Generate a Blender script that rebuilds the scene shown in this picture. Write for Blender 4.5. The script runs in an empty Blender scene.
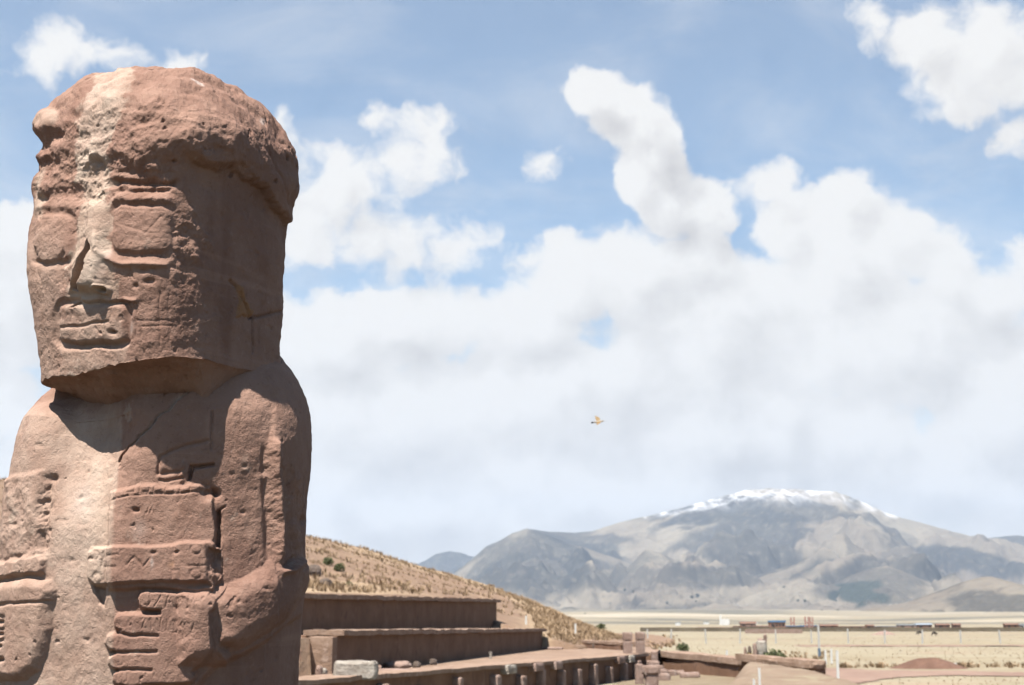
import bpy, bmesh, math, random
import numpy as np
from mathutils import Vector

random.seed(7)
S = bpy.context.scene
COL = S.collection

# ------------------------------------------------------------------ camera
FPX, PITCH = 1422.0, math.radians(11.12)
EYE = np.array([0.0, 0.0, 1.6])
cam = bpy.data.cameras.new('camera'); camo = bpy.data.objects.new('camera', cam); COL.objects.link(camo)
camo.location = EYE; camo.rotation_euler = (math.pi/2 + PITCH, 0, 0)
cam.sensor_width = 36.0; cam.lens = 36.0*FPX/1024.0
cam.clip_start = 0.05; cam.clip_end = 60000.0
cam.dof.use_dof = True; cam.dof.focus_distance = 3.5; cam.dof.aperture_fstop = 10.0
S.camera = camo
S.render.resolution_x, S.render.resolution_y = 1024, 685
S.render.engine = 'CYCLES'
S.cycles.use_denoising = True
S.cycles.use_adaptive_sampling = True; S.cycles.adaptive_threshold = 0.02; S.cycles.adaptive_min_samples = 16
S.cycles.max_bounces = 6; S.cycles.diffuse_bounces = 3; S.cycles.volume_bounces = 0
S.cycles.transparent_max_bounces = 4
S.view_settings.view_transform = 'Standard'; S.view_settings.look = 'None'
S.view_settings.exposure = 1.55; S.view_settings.gamma = 1.0
S.view_settings.use_curve_mapping = False

# ------------------------------------------------------------------ sun and sky
SUN = np.array([-0.25, -0.36, 0.90]); SUN /= np.linalg.norm(SUN)
sl = bpy.data.lights.new('sun', 'SUN'); sl.energy = 5.0; sl.angle = math.radians(0.5); sl.color = (1.0, 0.95, 0.87)
so = bpy.data.objects.new('sun', sl); COL.objects.link(so)
so.rotation_euler = Vector(SUN).to_track_quat('Z', 'Y').to_euler()
SUN_EL = math.asin(SUN[2]); SUN_AZ = math.atan2(SUN[0], SUN[1])

world = bpy.data.worlds.new('World'); S.world = world; world.use_nodes = True
world.cycles.sampling_method = 'MANUAL'; world.cycles.sample_map_resolution = 256

class G:
    """small node-graph writer"""
    def __init__(s, nt): s.nt = nt; s.n = nt.nodes; s.l = nt.links
    def put(s, sock, v):
        if v is None: return
        if isinstance(v, bpy.types.NodeSocket): s.l.new(v, sock)
        else: sock.default_value = v
    def m(s, op, a, b=None, c=None, clamp=False):
        n = s.n.new('ShaderNodeMath'); n.operation = op; n.use_clamp = clamp
        s.put(n.inputs[0], a); s.put(n.inputs[1], b); s.put(n.inputs[2], c); return n.outputs[0]
    def v(s, op, a, b=None, c=None):
        n = s.n.new('ShaderNodeVectorMath'); n.operation = op
        s.put(n.inputs[0], a); s.put(n.inputs[1], b); s.put(n.inputs[2], c)
        return n.outputs['Value'] if op in ('LENGTH', 'DOT_PRODUCT', 'DISTANCE') else n.outputs[0]
    def noise(s, vec, scale, detail=4, rough=0.55, lac=2.0, dist=0.0, out='Fac', dim='3D'):
        n = s.n.new('ShaderNodeTexNoise'); n.noise_dimensions = dim
        s.put(n.inputs['Vector'], vec); n.inputs['Scale'].default_value = scale
        n.inputs['Detail'].default_value = detail; n.inputs['Roughness'].default_value = rough
        n.inputs['Lacunarity'].default_value = lac; n.inputs['Distortion'].default_value = dist
        return n.outputs[out]
    def voro(s, vec, scale, feature='F1', out='Distance', rnd=1.0):
        n = s.n.new('ShaderNodeTexVoronoi'); n.feature = feature
        s.put(n.inputs['Vector'], vec); n.inputs['Scale'].default_value = scale
        n.inputs['Randomness'].default_value = rnd
        return n.outputs[out]
    def ss(s, x, a, b, lo=0.0, hi=1.0):
        n = s.n.new('ShaderNodeMapRange'); n.interpolation_type = 'SMOOTHSTEP'
        s.put(n.inputs['Value'], x); n.inputs['From Min'].default_value = a; n.inputs['From Max'].default_value = b
        n.inputs['To Min'].default_value = lo; n.inputs['To Max'].default_value = hi; return n.outputs[0]
    def mix(s, f, a, b, mode='MIX'):
        n = s.n.new('ShaderNodeMix'); n.data_type = 'RGBA'; n.blend_type = mode
        s.put(n.inputs['Factor'], f)
        for k, x in ((6, a), (7, b)):
            if isinstance(x, tuple) and len(x) == 3: x = (*x, 1.0)
            s.put(n.inputs[k], x)
        return n.outputs[2]
    def sep(s, vec):
        n = s.n.new('ShaderNodeSeparateXYZ'); s.put(n.inputs[0], vec); return n.outputs
    def comb(s, x, y, z=0.0):
        n = s.n.new('ShaderNodeCombineXYZ'); s.put(n.inputs[0], x); s.put(n.inputs[1], y); s.put(n.inputs[2], z); return n.outputs[0]
    def attr(s, name):
        n = s.n.new('ShaderNodeAttribute'); n.attribute_name = name; return n.outputs['Fac']

def ray(px, py):
    a, b = (px-512.0)/FPX, (342.5-py)/FPX
    return np.array([a, math.cos(PITCH)-b*math.sin(PITCH), math.sin(PITCH)+b*math.cos(PITCH)])
def at(px, py, Y):
    """the point of the place seen at this spot of the photograph, Y metres away"""
    r = ray(px, py); return EYE + r*(Y/r[1])
def proj(P):
    q = P-EYE
    d = q[..., 1]*math.cos(PITCH)+q[..., 2]*math.sin(PITCH)
    z = -q[..., 1]*math.sin(PITCH)+q[..., 2]*math.cos(PITCH)
    return 512+FPX*q[..., 0]/d, 342.5-FPX*z/d, d

# clouds: cumulus banks given by direction (sky angle), in units of 100 photo pixels
CLOUDS = [  # px, py, rx, ry, weight
 (330,345,90,60,1),(400,325,70,48,1),(455,330,60,40,1),(300,335,60,40,1),
 (520,330,80,60,.9),(580,280,70,50,.9),(640,270,80,50,.9),(690,260,60,45,.9),
 (560,400,220,90,1),(380,430,200,90,1),(720,330,140,100,1),(765,190,34,26,.9),(790,225,55,50,1),
 (845,195,36,38,1),(880,225,48,45,1),(850,270,90,70,1),(940,270,60,50,1),(985,300,55,48,1),
 (900,350,160,90,1),(1010,400,130,110,1),(760,440,260,90,1),(960,480,150,60,.8),
 (600,490,260,70,.9),(420,510,220,60,.9),(800,520,300,40,.75),(330,480,100,100,.9),
 (592,92,38,30,1.3),(622,112,48,40,1.4),(650,138,44,40,1.4),(642,178,42,38,1.35),(672,200,48,36,1.35),(705,215,42,32,1.25),(655,155,36,34,1.4),
 (545,160,66,36,.27),(590,178,50,34,.30),
 (425,120,40,42,.50),(400,165,88,70,.58),(345,190,105,85,.62),(385,240,110,70,.55),(445,255,70,46,.42),(310,230,85,80,.6),
 (925,40,56,54,.72),(985,50,78,66,.8),(955,95,85,48,.72),(1040,70,80,80,.8),(880,25,34,40,.5),(1030,125,64,34,.55),
 (75,50,46,34,.68),(120,52,48,30,.66),(40,62,34,30,.5),(170,75,50,26,.42),(205,62,24,20,.35),
 (10,250,60,60,.85),(-40,300,110,80,.9),(20,310,50,45,.7),(60,340,60,50,.5),
 (10,470,90,60,.75),(-60,420,120,80,.8),(300,70,30,26,.3),(270,50,24,16,.25),(60,520,200,60,.8),
 (200,420,160,90,.8),(1180,300,180,160,.9),(1250,140,140,80,.7),(-180,180,140,90,.7),(-260,400,200,120,.8),(1400,420,260,120,.8),
]
SC = FPX/100.0
def sky_pt(px, py):
    r = ray(px, py); return math.atan2(r[0], r[1])*SC, math.atan2(r[2], math.hypot(r[0], r[1]))*SC

def build_world():
    nt = world.node_tree; nt.nodes.clear()
    # density field as a node group: P (sky angles) -> density
    grp = bpy.data.node_groups.new('cloud_density', 'ShaderNodeTree')
    grp.interface.new_socket('P', in_out='INPUT', socket_type='NodeSocketVector')
    grp.interface.new_socket('D', in_out='OUTPUT', socket_type='NodeSocketFloat')
    gi = grp.nodes.new('NodeGroupInput'); go = grp.nodes.new('NodeGroupOutput')
    g = G(grp); p = gi.outputs[0]
    w1 = g.v('MULTIPLY', g.v('SUBTRACT', g.noise(p, 1.5, 3, .55, out='Color'), (.5, .5, .5)), (.55, .42, 0))
    w2 = g.v('MULTIPLY', g.v('SUBTRACT', g.noise(g.v('ADD', p, (7, 3, 1)), 3.6, 4, .6, out='Color'), (.5, .5, .5)), (.17, .15, 0))
    q = g.v('ADD', p, g.v('ADD', w1, w2))
    acc = None
    for (px, py, rx, ry, w) in CLOUDS:
        c = sky_pt(px, py); ix, iy = 100.0/rx, 100.0/ry
        ln = g.v('LENGTH', g.v('MULTIPLY_ADD', q, (ix, iy, 0), (-c[0]*ix, -c[1]*iy, 0)))
        k = w*1.35 if (w >= .7 and rx > 65 and py > 240) else w
        f = g.m('MULTIPLY_ADD', ln, -k*0.85, k)
        acc = f if acc is None else g.m('SMOOTH_MAX', acc, f, 0.18)
    # scattered clouds everywhere else in the sky
    sx, sy, sz = g.sep(p)
    far = g.ss(g.m('ABSOLUTE', sx), 8.0, 12.0)
    oth = g.m('MULTIPLY_ADD', g.noise(p, .16, 3, .5), 2.4, -2.0)
    acc = g.m('MAXIMUM', acc, g.m('ADD', g.m('MULTIPLY', far, oth), g.m('MULTIPLY_ADD', far, 1.5, -1.5)))
    n1 = g.noise(q, 1.75, 9, .58)
    n2 = g.voro(g.v('ADD', q, g.v('MULTIPLY', w2, (1.5, 1.5, 0))), 2.5, 'SMOOTH_F1')
    d = g.m('ADD', acc, g.m('MULTIPLY_ADD', n1, 1.25, -0.70))
    d = g.m('ADD', d, g.m('MULTIPLY_ADD', n2, -0.50, 0.18))
    grp.links.new(d, go.inputs[0])

    g = G(nt)
    tc = nt.nodes.new('ShaderNodeTexCoord')
    dn = g.v('NORMALIZE', tc.outputs['Generated'])
    x, y, z = g.sep(dn)
    az = g.m('MULTIPLY', g.m('ARCTAN2', x, y), SC); el = g.m('MULTIPLY', g.m('ARCSINE', z), SC)
    p = g.comb(az, el, 0.0)
    def dens(vec):
        n = nt.nodes.new('ShaderNodeGroup'); n.node_tree = grp; g.put(n.inputs[0], vec); return n.outputs[0]
    d0 = dens(p); d1 = dens(g.v('ADD', p, (-0.20, 0.30, 0)))
    alpha = g.m('POWER', g.ss(d0, -0.07, 0.40), 1.15)
    front = g.ss(g.m('ABSOLUTE', az), 13.0, 8.0)
    veil = g.m('MULTIPLY', g.m('MULTIPLY_ADD', g.ss(g.noise(g.v('MULTIPLY', p, (.45, 1.2, 1)), .75, 6, .6, dist=.6), .40, .80), .36, .16), front)
    low = g.m('MULTIPLY', g.ss(el, 0.6, 4.6, 1.0, 0.0), g.m('MULTIPLY_ADD', front, .8, .2))
    alpha = g.m('MAXIMUM', alpha, g.m('MAXIMUM', veil, low))
    dif = g.m('SUBTRACT', d0, d1)
    lit = g.m('MULTIPLY_ADD', dif, .8, 0.70)
    soft = g.noise(g.v('MULTIPLY', p, (.55, 1.1, 1)), .8, 5, .52, dist=.25)
    lit = g.m('MULTIPLY_ADD', g.m('SUBTRACT', soft, .5), 1.2, lit)
    lit = g.m('MULTIPLY_ADD', g.m('SUBTRACT', g.noise(g.v('ADD', p, (2, 5, 0)), 2.6, 7, .6, dist=.3), .5), .75, lit)
    lit = g.m('ADD', lit, g.ss(el, 3.8, 1.4, .0, .12))
    lit = g.m('ADD', lit, g.ss(d0, .75, .10, 0, .25), clamp=True)
    ccol = g.mix(lit, CLOUD_SHADE, CLOUD_LIT)
    sky = nt.nodes.new('ShaderNodeTexSky'); sky.sky_type = 'NISHITA'; sky.sun_disc = False
    sky.sun_elevation = SUN_EL; sky.sun_rotation = SUN_AZ; sky.altitude = 1200
    sky.air_density = 1.0; sky.dust_density = 0.6; sky.ozone_density = 1.0
    bg = nt.nodes.new('ShaderNodeBackground'); bg.inputs['Strength'].default_value = SKY_K
    bgc = nt.nodes.new('ShaderNodeBackground'); bgc.inputs['Strength'].default_value = CLOUD_K
    g.put(bg.inputs['Color'], g.mix(1.0, sky.outputs[0], (.95, 1.09, 1.07), 'MULTIPLY')); g.put(bgc.inputs['Color'], ccol)
    mx = nt.nodes.new('ShaderNodeMixShader'); out = nt.nodes.new('ShaderNodeOutputWorld')
    g.put(mx.inputs[0], alpha); g.put(mx.inputs[1], bg.outputs[0]); g.put(mx.inputs[2], bgc.outputs[0])
    nt.links.new(mx.outputs[0], out.inputs['Surface'])
SKY_K, CLOUD_K = 0.052, 0.315
CLOUD_LIT, CLOUD_SHADE = (1.0, .985, .965), (0.68, 0.665, 0.66)
build_world()

# ------------------------------------------------------------------ numpy helpers
def _h(ix, iy, iz):
    h = (ix.astype(np.uint32)*np.uint32(374761393)) ^ (iy.astype(np.uint32)*np.uint32(668265263)) ^ (iz.astype(np.uint32)*np.uint32(2147483647-58))
    h = (h ^ (h >> np.uint32(13)))*np.uint32(1274126177); h = h ^ (h >> np.uint32(16))
    h = (h*np.uint32(2246822519)); return h ^ (h >> np.uint32(15))
GR = np.array([[1,1,0],[-1,1,0],[1,-1,0],[-1,-1,0],[1,0,1],[-1,0,1],[1,0,-1],[-1,0,-1],[0,1,1],[0,-1,1],[0,1,-1],[0,-1,-1]], float)
def perlin(P):
    P = np.asarray(P, float); i = np.floor(P).astype(np.int64); f = P-i; u = f*f*f*(f*(f*6-15)+10)
    r = 0.0
    for dx in (0, 1):
        wx = u[:, 0] if dx else 1-u[:, 0]
        for dy in (0, 1):
            wy = u[:, 1] if dy else 1-u[:, 1]
            for dz in (0, 1):
                wz = u[:, 2] if dz else 1-u[:, 2]
                g = GR[_h(i[:, 0]+dx, i[:, 1]+dy, i[:, 2]+dz) % np.uint32(12)]
                r = r + wx*wy*wz*(g[:, 0]*(f[:, 0]-dx)+g[:, 1]*(f[:, 1]-dy)+g[:, 2]*(f[:, 2]-dz))
    return r
def fbm(P, o=4, gain=.5, lac=2.03):
    P = np.asarray(P, float); a, s, r = 1.0, 0.0, 0.0
    for k in range(o):
        r = r+a*perlin(P+17.3*k); s += a; a *= gain; P = P*lac
    return r/s
def ridged(P, o=5, gain=.5, lac=2.05):
    P = np.asarray(P, float); a, s, r = 1.0, 0.0, 0.0
    for k in range(o):
        r = r+a*(1-np.abs(perlin(P+11.7*k))*2); s += a; a *= gain; P = P*lac
    return r/s
def smooth(x, a, b):
    t = np.clip((x-a)/(b-a), 0, 1); return t*t*(3-2*t)

def mesh_np(name, V, F, mat=None, parent=None, smooth_sh=True, normals=None, attrs=None):
    me = bpy.data.meshes.new(name); V = np.asarray(V, np.float32); F = np.asarray(F, np.int32)
    me.vertices.add(len(V)); me.vertices.foreach_set('co', V.ravel())
    k = F.shape[1]
    me.loops.add(F.size); me.loops.foreach_set('vertex_index', F.ravel())
    me.polygons.add(len(F)); me.polygons.foreach_set('loop_start', np.arange(0, F.size, k, dtype=np.int32))
    me.polygons.foreach_set('use_smooth', np.full(len(F), smooth_sh))
    me.update(calc_edges=True)
    for an, av in (attrs or {}).items():
        a = me.attributes.new(an, 'FLOAT', 'POINT'); a.data.foreach_set('value', np.asarray(av, np.float32))
    if normals is not None: me.normals_split_custom_set_from_vertices(normals.tolist())
    o = bpy.data.objects.new(name, me); COL.objects.link(o)
    if mat: me.materials.append(mat)
    if parent: o.parent = parent
    return o
def grid_faces(nr, nc, wrap=False):
    r = np.arange(nr-1)[:, None]; c = np.arange(nc if wrap else nc-1)[None, :]; c1 = (c+1) % nc
    return np.stack([r*nc+c, r*nc+c1, (r+1)*nc+c1, (r+1)*nc+c], -1).reshape(-1, 4)
def grid_normals(P):
    du = np.roll(P, -1, 1)-np.roll(P, 1, 1); dv = np.empty_like(P)
    dv[1:-1] = P[2:]-P[:-2]; dv[0] = P[1]-P[0]; dv[-1] = P[-1]-P[-2]
    n = np.cross(du, dv); return n/np.maximum(np.linalg.norm(n, axis=-1, keepdims=True), 1e-9)
def tag(o, label=None, cat=None, group=None, kind=None):
    if label: o['label'] = label
    if cat: o['category'] = cat
    if group: o['group'] = group
    if kind: o['kind'] = kind
    return o
def thing(name, loc, label, cat, group=None, rz=0.0):
    o = bpy.data.objects.new(name, None); COL.objects.link(o); o.location = loc; o.rotation_euler = (0, 0, rz)
    o.empty_display_size = .2
    return tag(o, label, cat, group)

# ------------------------------------------------------------------ materials
ALB = .63      # overall depth of the dry earth colours
def mat(name, c1, c2, scale=3.0, bump=.3, bscale=20.0, rough=.9, c3=None, extra=None, bdist=.02, coord='Object', stretch=(1, 1, 1)):
    m = bpy.data.materials.new(name); m.use_nodes = True; nt = m.node_tree; g = G(nt)
    b = nt.nodes['Principled BSDF']; b.inputs['Roughness'].default_value = rough
    b.inputs['Specular IOR Level'].default_value = .2
    tc = nt.nodes.new('ShaderNodeTexCoord'); v = g.v('MULTIPLY', tc.outputs[coord], stretch)
    c1, c2, c3 = [tuple(q*ALB for q in c) if c else None for c in (c1, c2, c3)]
    n = g.noise(v, scale, 6, .6)
    col = g.mix(g.ss(n, .35, .65), c1, c2)
    if c3: col = g.mix(g.ss(g.noise(g.v('ADD', v, (3, 9, 5)), scale*2.7, 5, .65), .52, .68), col, c3)
    if extra: col = extra(g, v, col)
    g.put(b.inputs['Base Color'], col)
    if bump:
        bn = nt.nodes.new('ShaderNodeBump'); bn.inputs['Strength'].default_value = bump; bn.inputs['Distance'].default_value = bdist
        g.put(bn.inputs['Height'], g.noise(v, bscale, 6, .65)); g.put(b.inputs['Normal'], bn.outputs[0])
    return m

# ------------------------------------------------------------------ the carved monolith
def stone_material():
    m = bpy.data.materials.new('carved_sandstone'); m.use_nodes = True; nt = m.node_tree; g = G(nt)
    b = nt.nodes['Principled BSDF']; b.inputs['Roughness'].default_value = .92; b.inputs['Specular IOR Level'].default_value = .12
    tc = nt.nodes.new('ShaderNodeTexCoord'); v = tc.outputs['Object']
    n1 = g.noise(v, 2.6, 6, .6); n2 = g.noise(g.v('MULTIPLY', v, (1, 1, .45)), 9, 6, .65); n3 = g.noise(v, 60, 4, .7)
    col = g.mix(g.ss(n1, .34, .66), (0.169, 0.098, 0.075), (0.206, 0.125, 0.095))
    col = g.mix(g.ss(n2, .50, .72, 0, .7), col, (0.231, 0.145, 0.111))
    col = g.mix(g.ss(n2, .47, .30, 0, .6), col, (0.133, 0.071, 0.051))
    col = g.mix(g.ss(n3, .55, .75, 0, .45), col, (0.258, 0.177, 0.138))
    col = g.mix(g.ss(n3, .42, .28, 0, .5), col, (0.106, 0.055, 0.040))
    st = g.noise(g.v('MULTIPLY', v, (7, 7, .9)), 1.0, 5, .6)
    col = g.mix(g.ss(st, .54, .72, 0, .42), col, (0.118, 0.060, 0.043))
    bed = g.noise(g.v('MULTIPLY', v, (1.2, 1.2, 16)), 1.0, 5, .6, dist=.6)
    col = g.mix(g.ss(bed, .55, .70, 0, .22), col, (0.324, 0.206, 0.156))
    li = g.m('MULTIPLY', g.ss(g.noise(v, 17, 4, .7), .60, .70), g.ss(g.noise(v, 3.1, 3, .5), .50, .62))
    col = g.mix(g.m('MULTIPLY', li, .3), col, (0.339, 0.284, 0.231))
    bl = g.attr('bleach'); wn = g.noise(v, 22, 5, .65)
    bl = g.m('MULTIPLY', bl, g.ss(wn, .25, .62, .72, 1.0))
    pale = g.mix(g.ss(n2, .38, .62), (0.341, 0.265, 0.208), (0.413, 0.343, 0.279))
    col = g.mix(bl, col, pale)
    col = g.mix(g.attr('lime'), col, (0.402, 0.361, 0.333))
    col = g.mix(g.attr('ochre'), col, (0.220, 0.114, 0.054))
    g.put(b.inputs['Base Color'], col)
    h = g.m('ADD', g.m('MULTIPLY', g.noise(v, 70, 7, .72), .8), g.m('MULTIPLY', g.noise(v, 260, 3, .6), .5))
    pit = g.ss(g.noise(g.v('ADD', v, (4, 2, 1)), 70, 2, .5), .30, .42)
    h = g.m('ADD', h, g.m('MULTIPLY', pit, .25))
    bn = nt.nodes.new('ShaderNodeBump'); bn.inputs['Strength'].default_value = .42; bn.inputs['Distance'].default_value = .010
    g.put(bn.inputs['Height'], h); g.put(b.inputs['Normal'], bn.outputs[0])
    return m
STONE = stone_material()

TH = math.radians(-30.0); YC = 3.75
RX = np.array([math.cos(TH), math.sin(TH)]); RY = np.array([-math.sin(TH), math.cos(TH)])   # local axes seen from above; the face looks along -RY
def colw():
    a = np.linspace(0, 2*math.pi, 4001); c = math.radians(-43)
    d = np.abs((a-c+math.pi) % (2*math.pi)-math.pi)
    w = np.where(d < math.radians(104), 1.0, 0.30); cw = np.concatenate([[0], np.cumsum((w[1:]+w[:-1])/2)]); return a, cw/cw[-1]
_A, _C = colw()
def phis(n): return np.interp(np.arange(n)/n, _C, _A)
def section(ph, A, B, n):
    c, s = np.cos(ph), np.sin(ph)
    r = (np.abs(c/A)**n+np.abs(s/B)**n)**(-1.0/n); return r*c, r*s
def solve(zs, ratio, nexp, fwd, L, R, RX=RX, RY=RY):
    """half widths and centres of the block so that its outline has the photo's proportions"""
    ph = np.linspace(0, 2*math.pi, 721); out = []
    ly, lx = np.array(L, float).T; ry, rx = np.array(R, float).T
    for z in zs:
        A, sh = .3, 0.0
        r, nn, fw = ratio(z), nexp(z), fwd(z)
        for it in range(14):
            cx = -0.93+sh-RY[0]*fw; cy = YC-RY[1]*fw
            a, b = section(ph, A, A*r, nn)
            P = np.stack([cx+RX[0]*a+RY[0]*b, cy+RX[1]*a+RY[1]*b, np.full_like(a, z)], -1)
            x, y, d = proj(P); i, j = x.argmin(), x.argmax()
            tl, tr = np.interp(y[i], ly, lx), np.interp(y[j], ry, rx)
            A = max(A*max(tr-tl, 2)/(x[j]-x[i]), .004); sh += ((tl+tr)/2-(x[i]+x[j])/2)*d.mean()/FPX
        out.append((A, A*r, cx, cy, nn))
    return np.array(out)

def sdf_rr(x, y, cx, cy, w, h, r, ang=0.0):
    c, s = math.cos(ang), math.sin(ang); u = (x-cx)*c+(y-cy)*s; v = -(x-cx)*s+(y-cy)*c
    qx, qy = np.abs(u)-w/2+r, np.abs(v)-h/2+r
    return np.hypot(np.maximum(qx, 0), np.maximum(qy, 0))+np.minimum(np.maximum(qx, qy), 0)-r
def sdf_poly(x, y, pts):
    d = np.full(x.shape, 1e9); ins = np.zeros(x.shape, bool); n = len(pts)
    for k in range(n):
        (ax, ay), (bx, by) = pts[k], pts[(k+1) % n]; ex, ey = bx-ax, by-ay
        t = np.clip(((x-ax)*ex+(y-ay)*ey)/(ex*ex+ey*ey), 0, 1)
        d = np.minimum(d, np.hypot(x-ax-t*ex, y-ay-t*ey))
        cnd = (ay > y) != (by > y)
        with np.errstate(divide='ignore', invalid='ignore'):
            ins ^= cnd & (x < (bx-ax)*(y-ay)/(by-ay if by != ay else 1e-9)+ax)
    return np.where(ins, -d, d)
def sdf_line(x, y, pts):
    d = np.full(x.shape, 1e9)
    for (ax, ay), (bx, by) in zip(pts[:-1], pts[1:]):
        ex, ey = bx-ax, by-ay; t = np.clip(((x-ax)*ex+(y-ay)*ey)/(ex*ex+ey*ey+1e-9), 0, 1)
        d = np.minimum(d, np.hypot(x-ax-t*ex, y-ay-t*ey))
    return d
def up(sd, w): return smooth(-sd, 0, w)            # 0 outside, 1 well inside
def groove(x, y, pts, w): return np.exp(-(sdf_line(x, y, pts)/w)**2)

STROKES = {'J': [[(.7,0),(.7,.75),(.45,1),(.15,.85)]], 'A': [[(0,1),(.45,0),(.9,1)],[(.2,.6),(.7,.6)]], 'B': [[(0,0),(0,1),(.6,.9),(.6,.55),(0,.5)],[(0,0),(.55,.1),(.5,.45),(0,.5)]],
 'M': [[(0,1),(.15,0),(.45,.6),(.8,0),(.9,1)]], '2': [[(0,.2),(.4,0),(.7,.25),(0,1),(.8,.95)]], '1': [[(.1,.2),(.4,0),(.4,1)]], '9': [[(.7,.35),(.35,.55),(.05,.3),(.35,0),(.7,.2),(.55,1)]],
 '7': [[(0,0),(.8,0),(.3,1)]], 'V': [[(0,0),(.4,1),(.8,0)]], 'I': [[(.3,0),(.3,1)],[(.05,0),(.6,0)],[(.05,1),(.6,1)]], '/': [[(.9,0),(0,1)]]}
def writing(x, y, text, x0, y0, w, h, slope=0.0, lw=.75):
    r = np.zeros(x.shape); cx = x0
    for ch in text:
        if ch != ' ':
            for st in STROKES[ch]:
                r = np.maximum(r, groove(x, y, [(cx+a*w, y0+b*h+slope*(cx-x0)) for a, b in st], lw))
        cx += w*1.25
    return r

def make_block(zs, keys, kz, ncol, RX=RX, RY=RY):
    ph = phis(ncol); K = np.stack([np.interp(zs, kz, keys[:, k]) for k in range(5)], 1)
    a, b = section(ph[None, :], K[:, 0:1], K[:, 1:2], K[:, 4:5])
    P = np.stack([K[:, 2:3]+RX[0]*a+RY[0]*b, K[:, 3:4]+RX[1]*a+RY[1]*b, np.broadcast_to(zs[:, None], a.shape)], -1)
    return P, a, b
def outline_noise(P, amp, sc, o=4): return amp*fbm(P.reshape(-1, 3)*sc, o).reshape(P.shape[:2])

def facing(P, N):
    v = EYE-P; v = v/np.linalg.norm(v, axis=-1, keepdims=True); return (N*v).sum(-1)

def emit_parts(P, lab, names, attrs, parents, roots, close=()):
    """cut one carved grid into its named parts; every face goes to exactly one part"""
    nr, nc = P.shape[:2]; N = grid_normals(P); N = -N if (N[nr//2]*(P[nr//2]-P[nr//2].mean(0))).sum(-1).mean() < 0 else N
    V = P.reshape(-1, 3); NV = N.reshape(-1, 3); F = grid_faces(nr, nc, True)[:, ::-1]
    fn = np.cross(V[F[:, 1]]-V[F[:, 0]], V[F[:, 2]]-V[F[:, 0]])
    if (fn*NV[F[:, 0]]).sum(-1).mean() < 0: F = F[:, ::-1]
    fl = lab.reshape(-1)[F[:, 0]]; res = {}
    for k, (nm, par) in enumerate(zip(names, parents)):
        f = F[fl == k]
        if not len(f): print('empty part', nm); continue
        u, inv = np.unique(f, return_inverse=True); f = inv.reshape(-1, 4)
        pr = roots if par is None else res[par]
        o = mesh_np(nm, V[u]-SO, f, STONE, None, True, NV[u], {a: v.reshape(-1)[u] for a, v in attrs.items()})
        o.parent = pr; res[k] = o
    return res
SO = np.array([-0.93, YC, 0.0])     # the monolith's base

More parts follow.
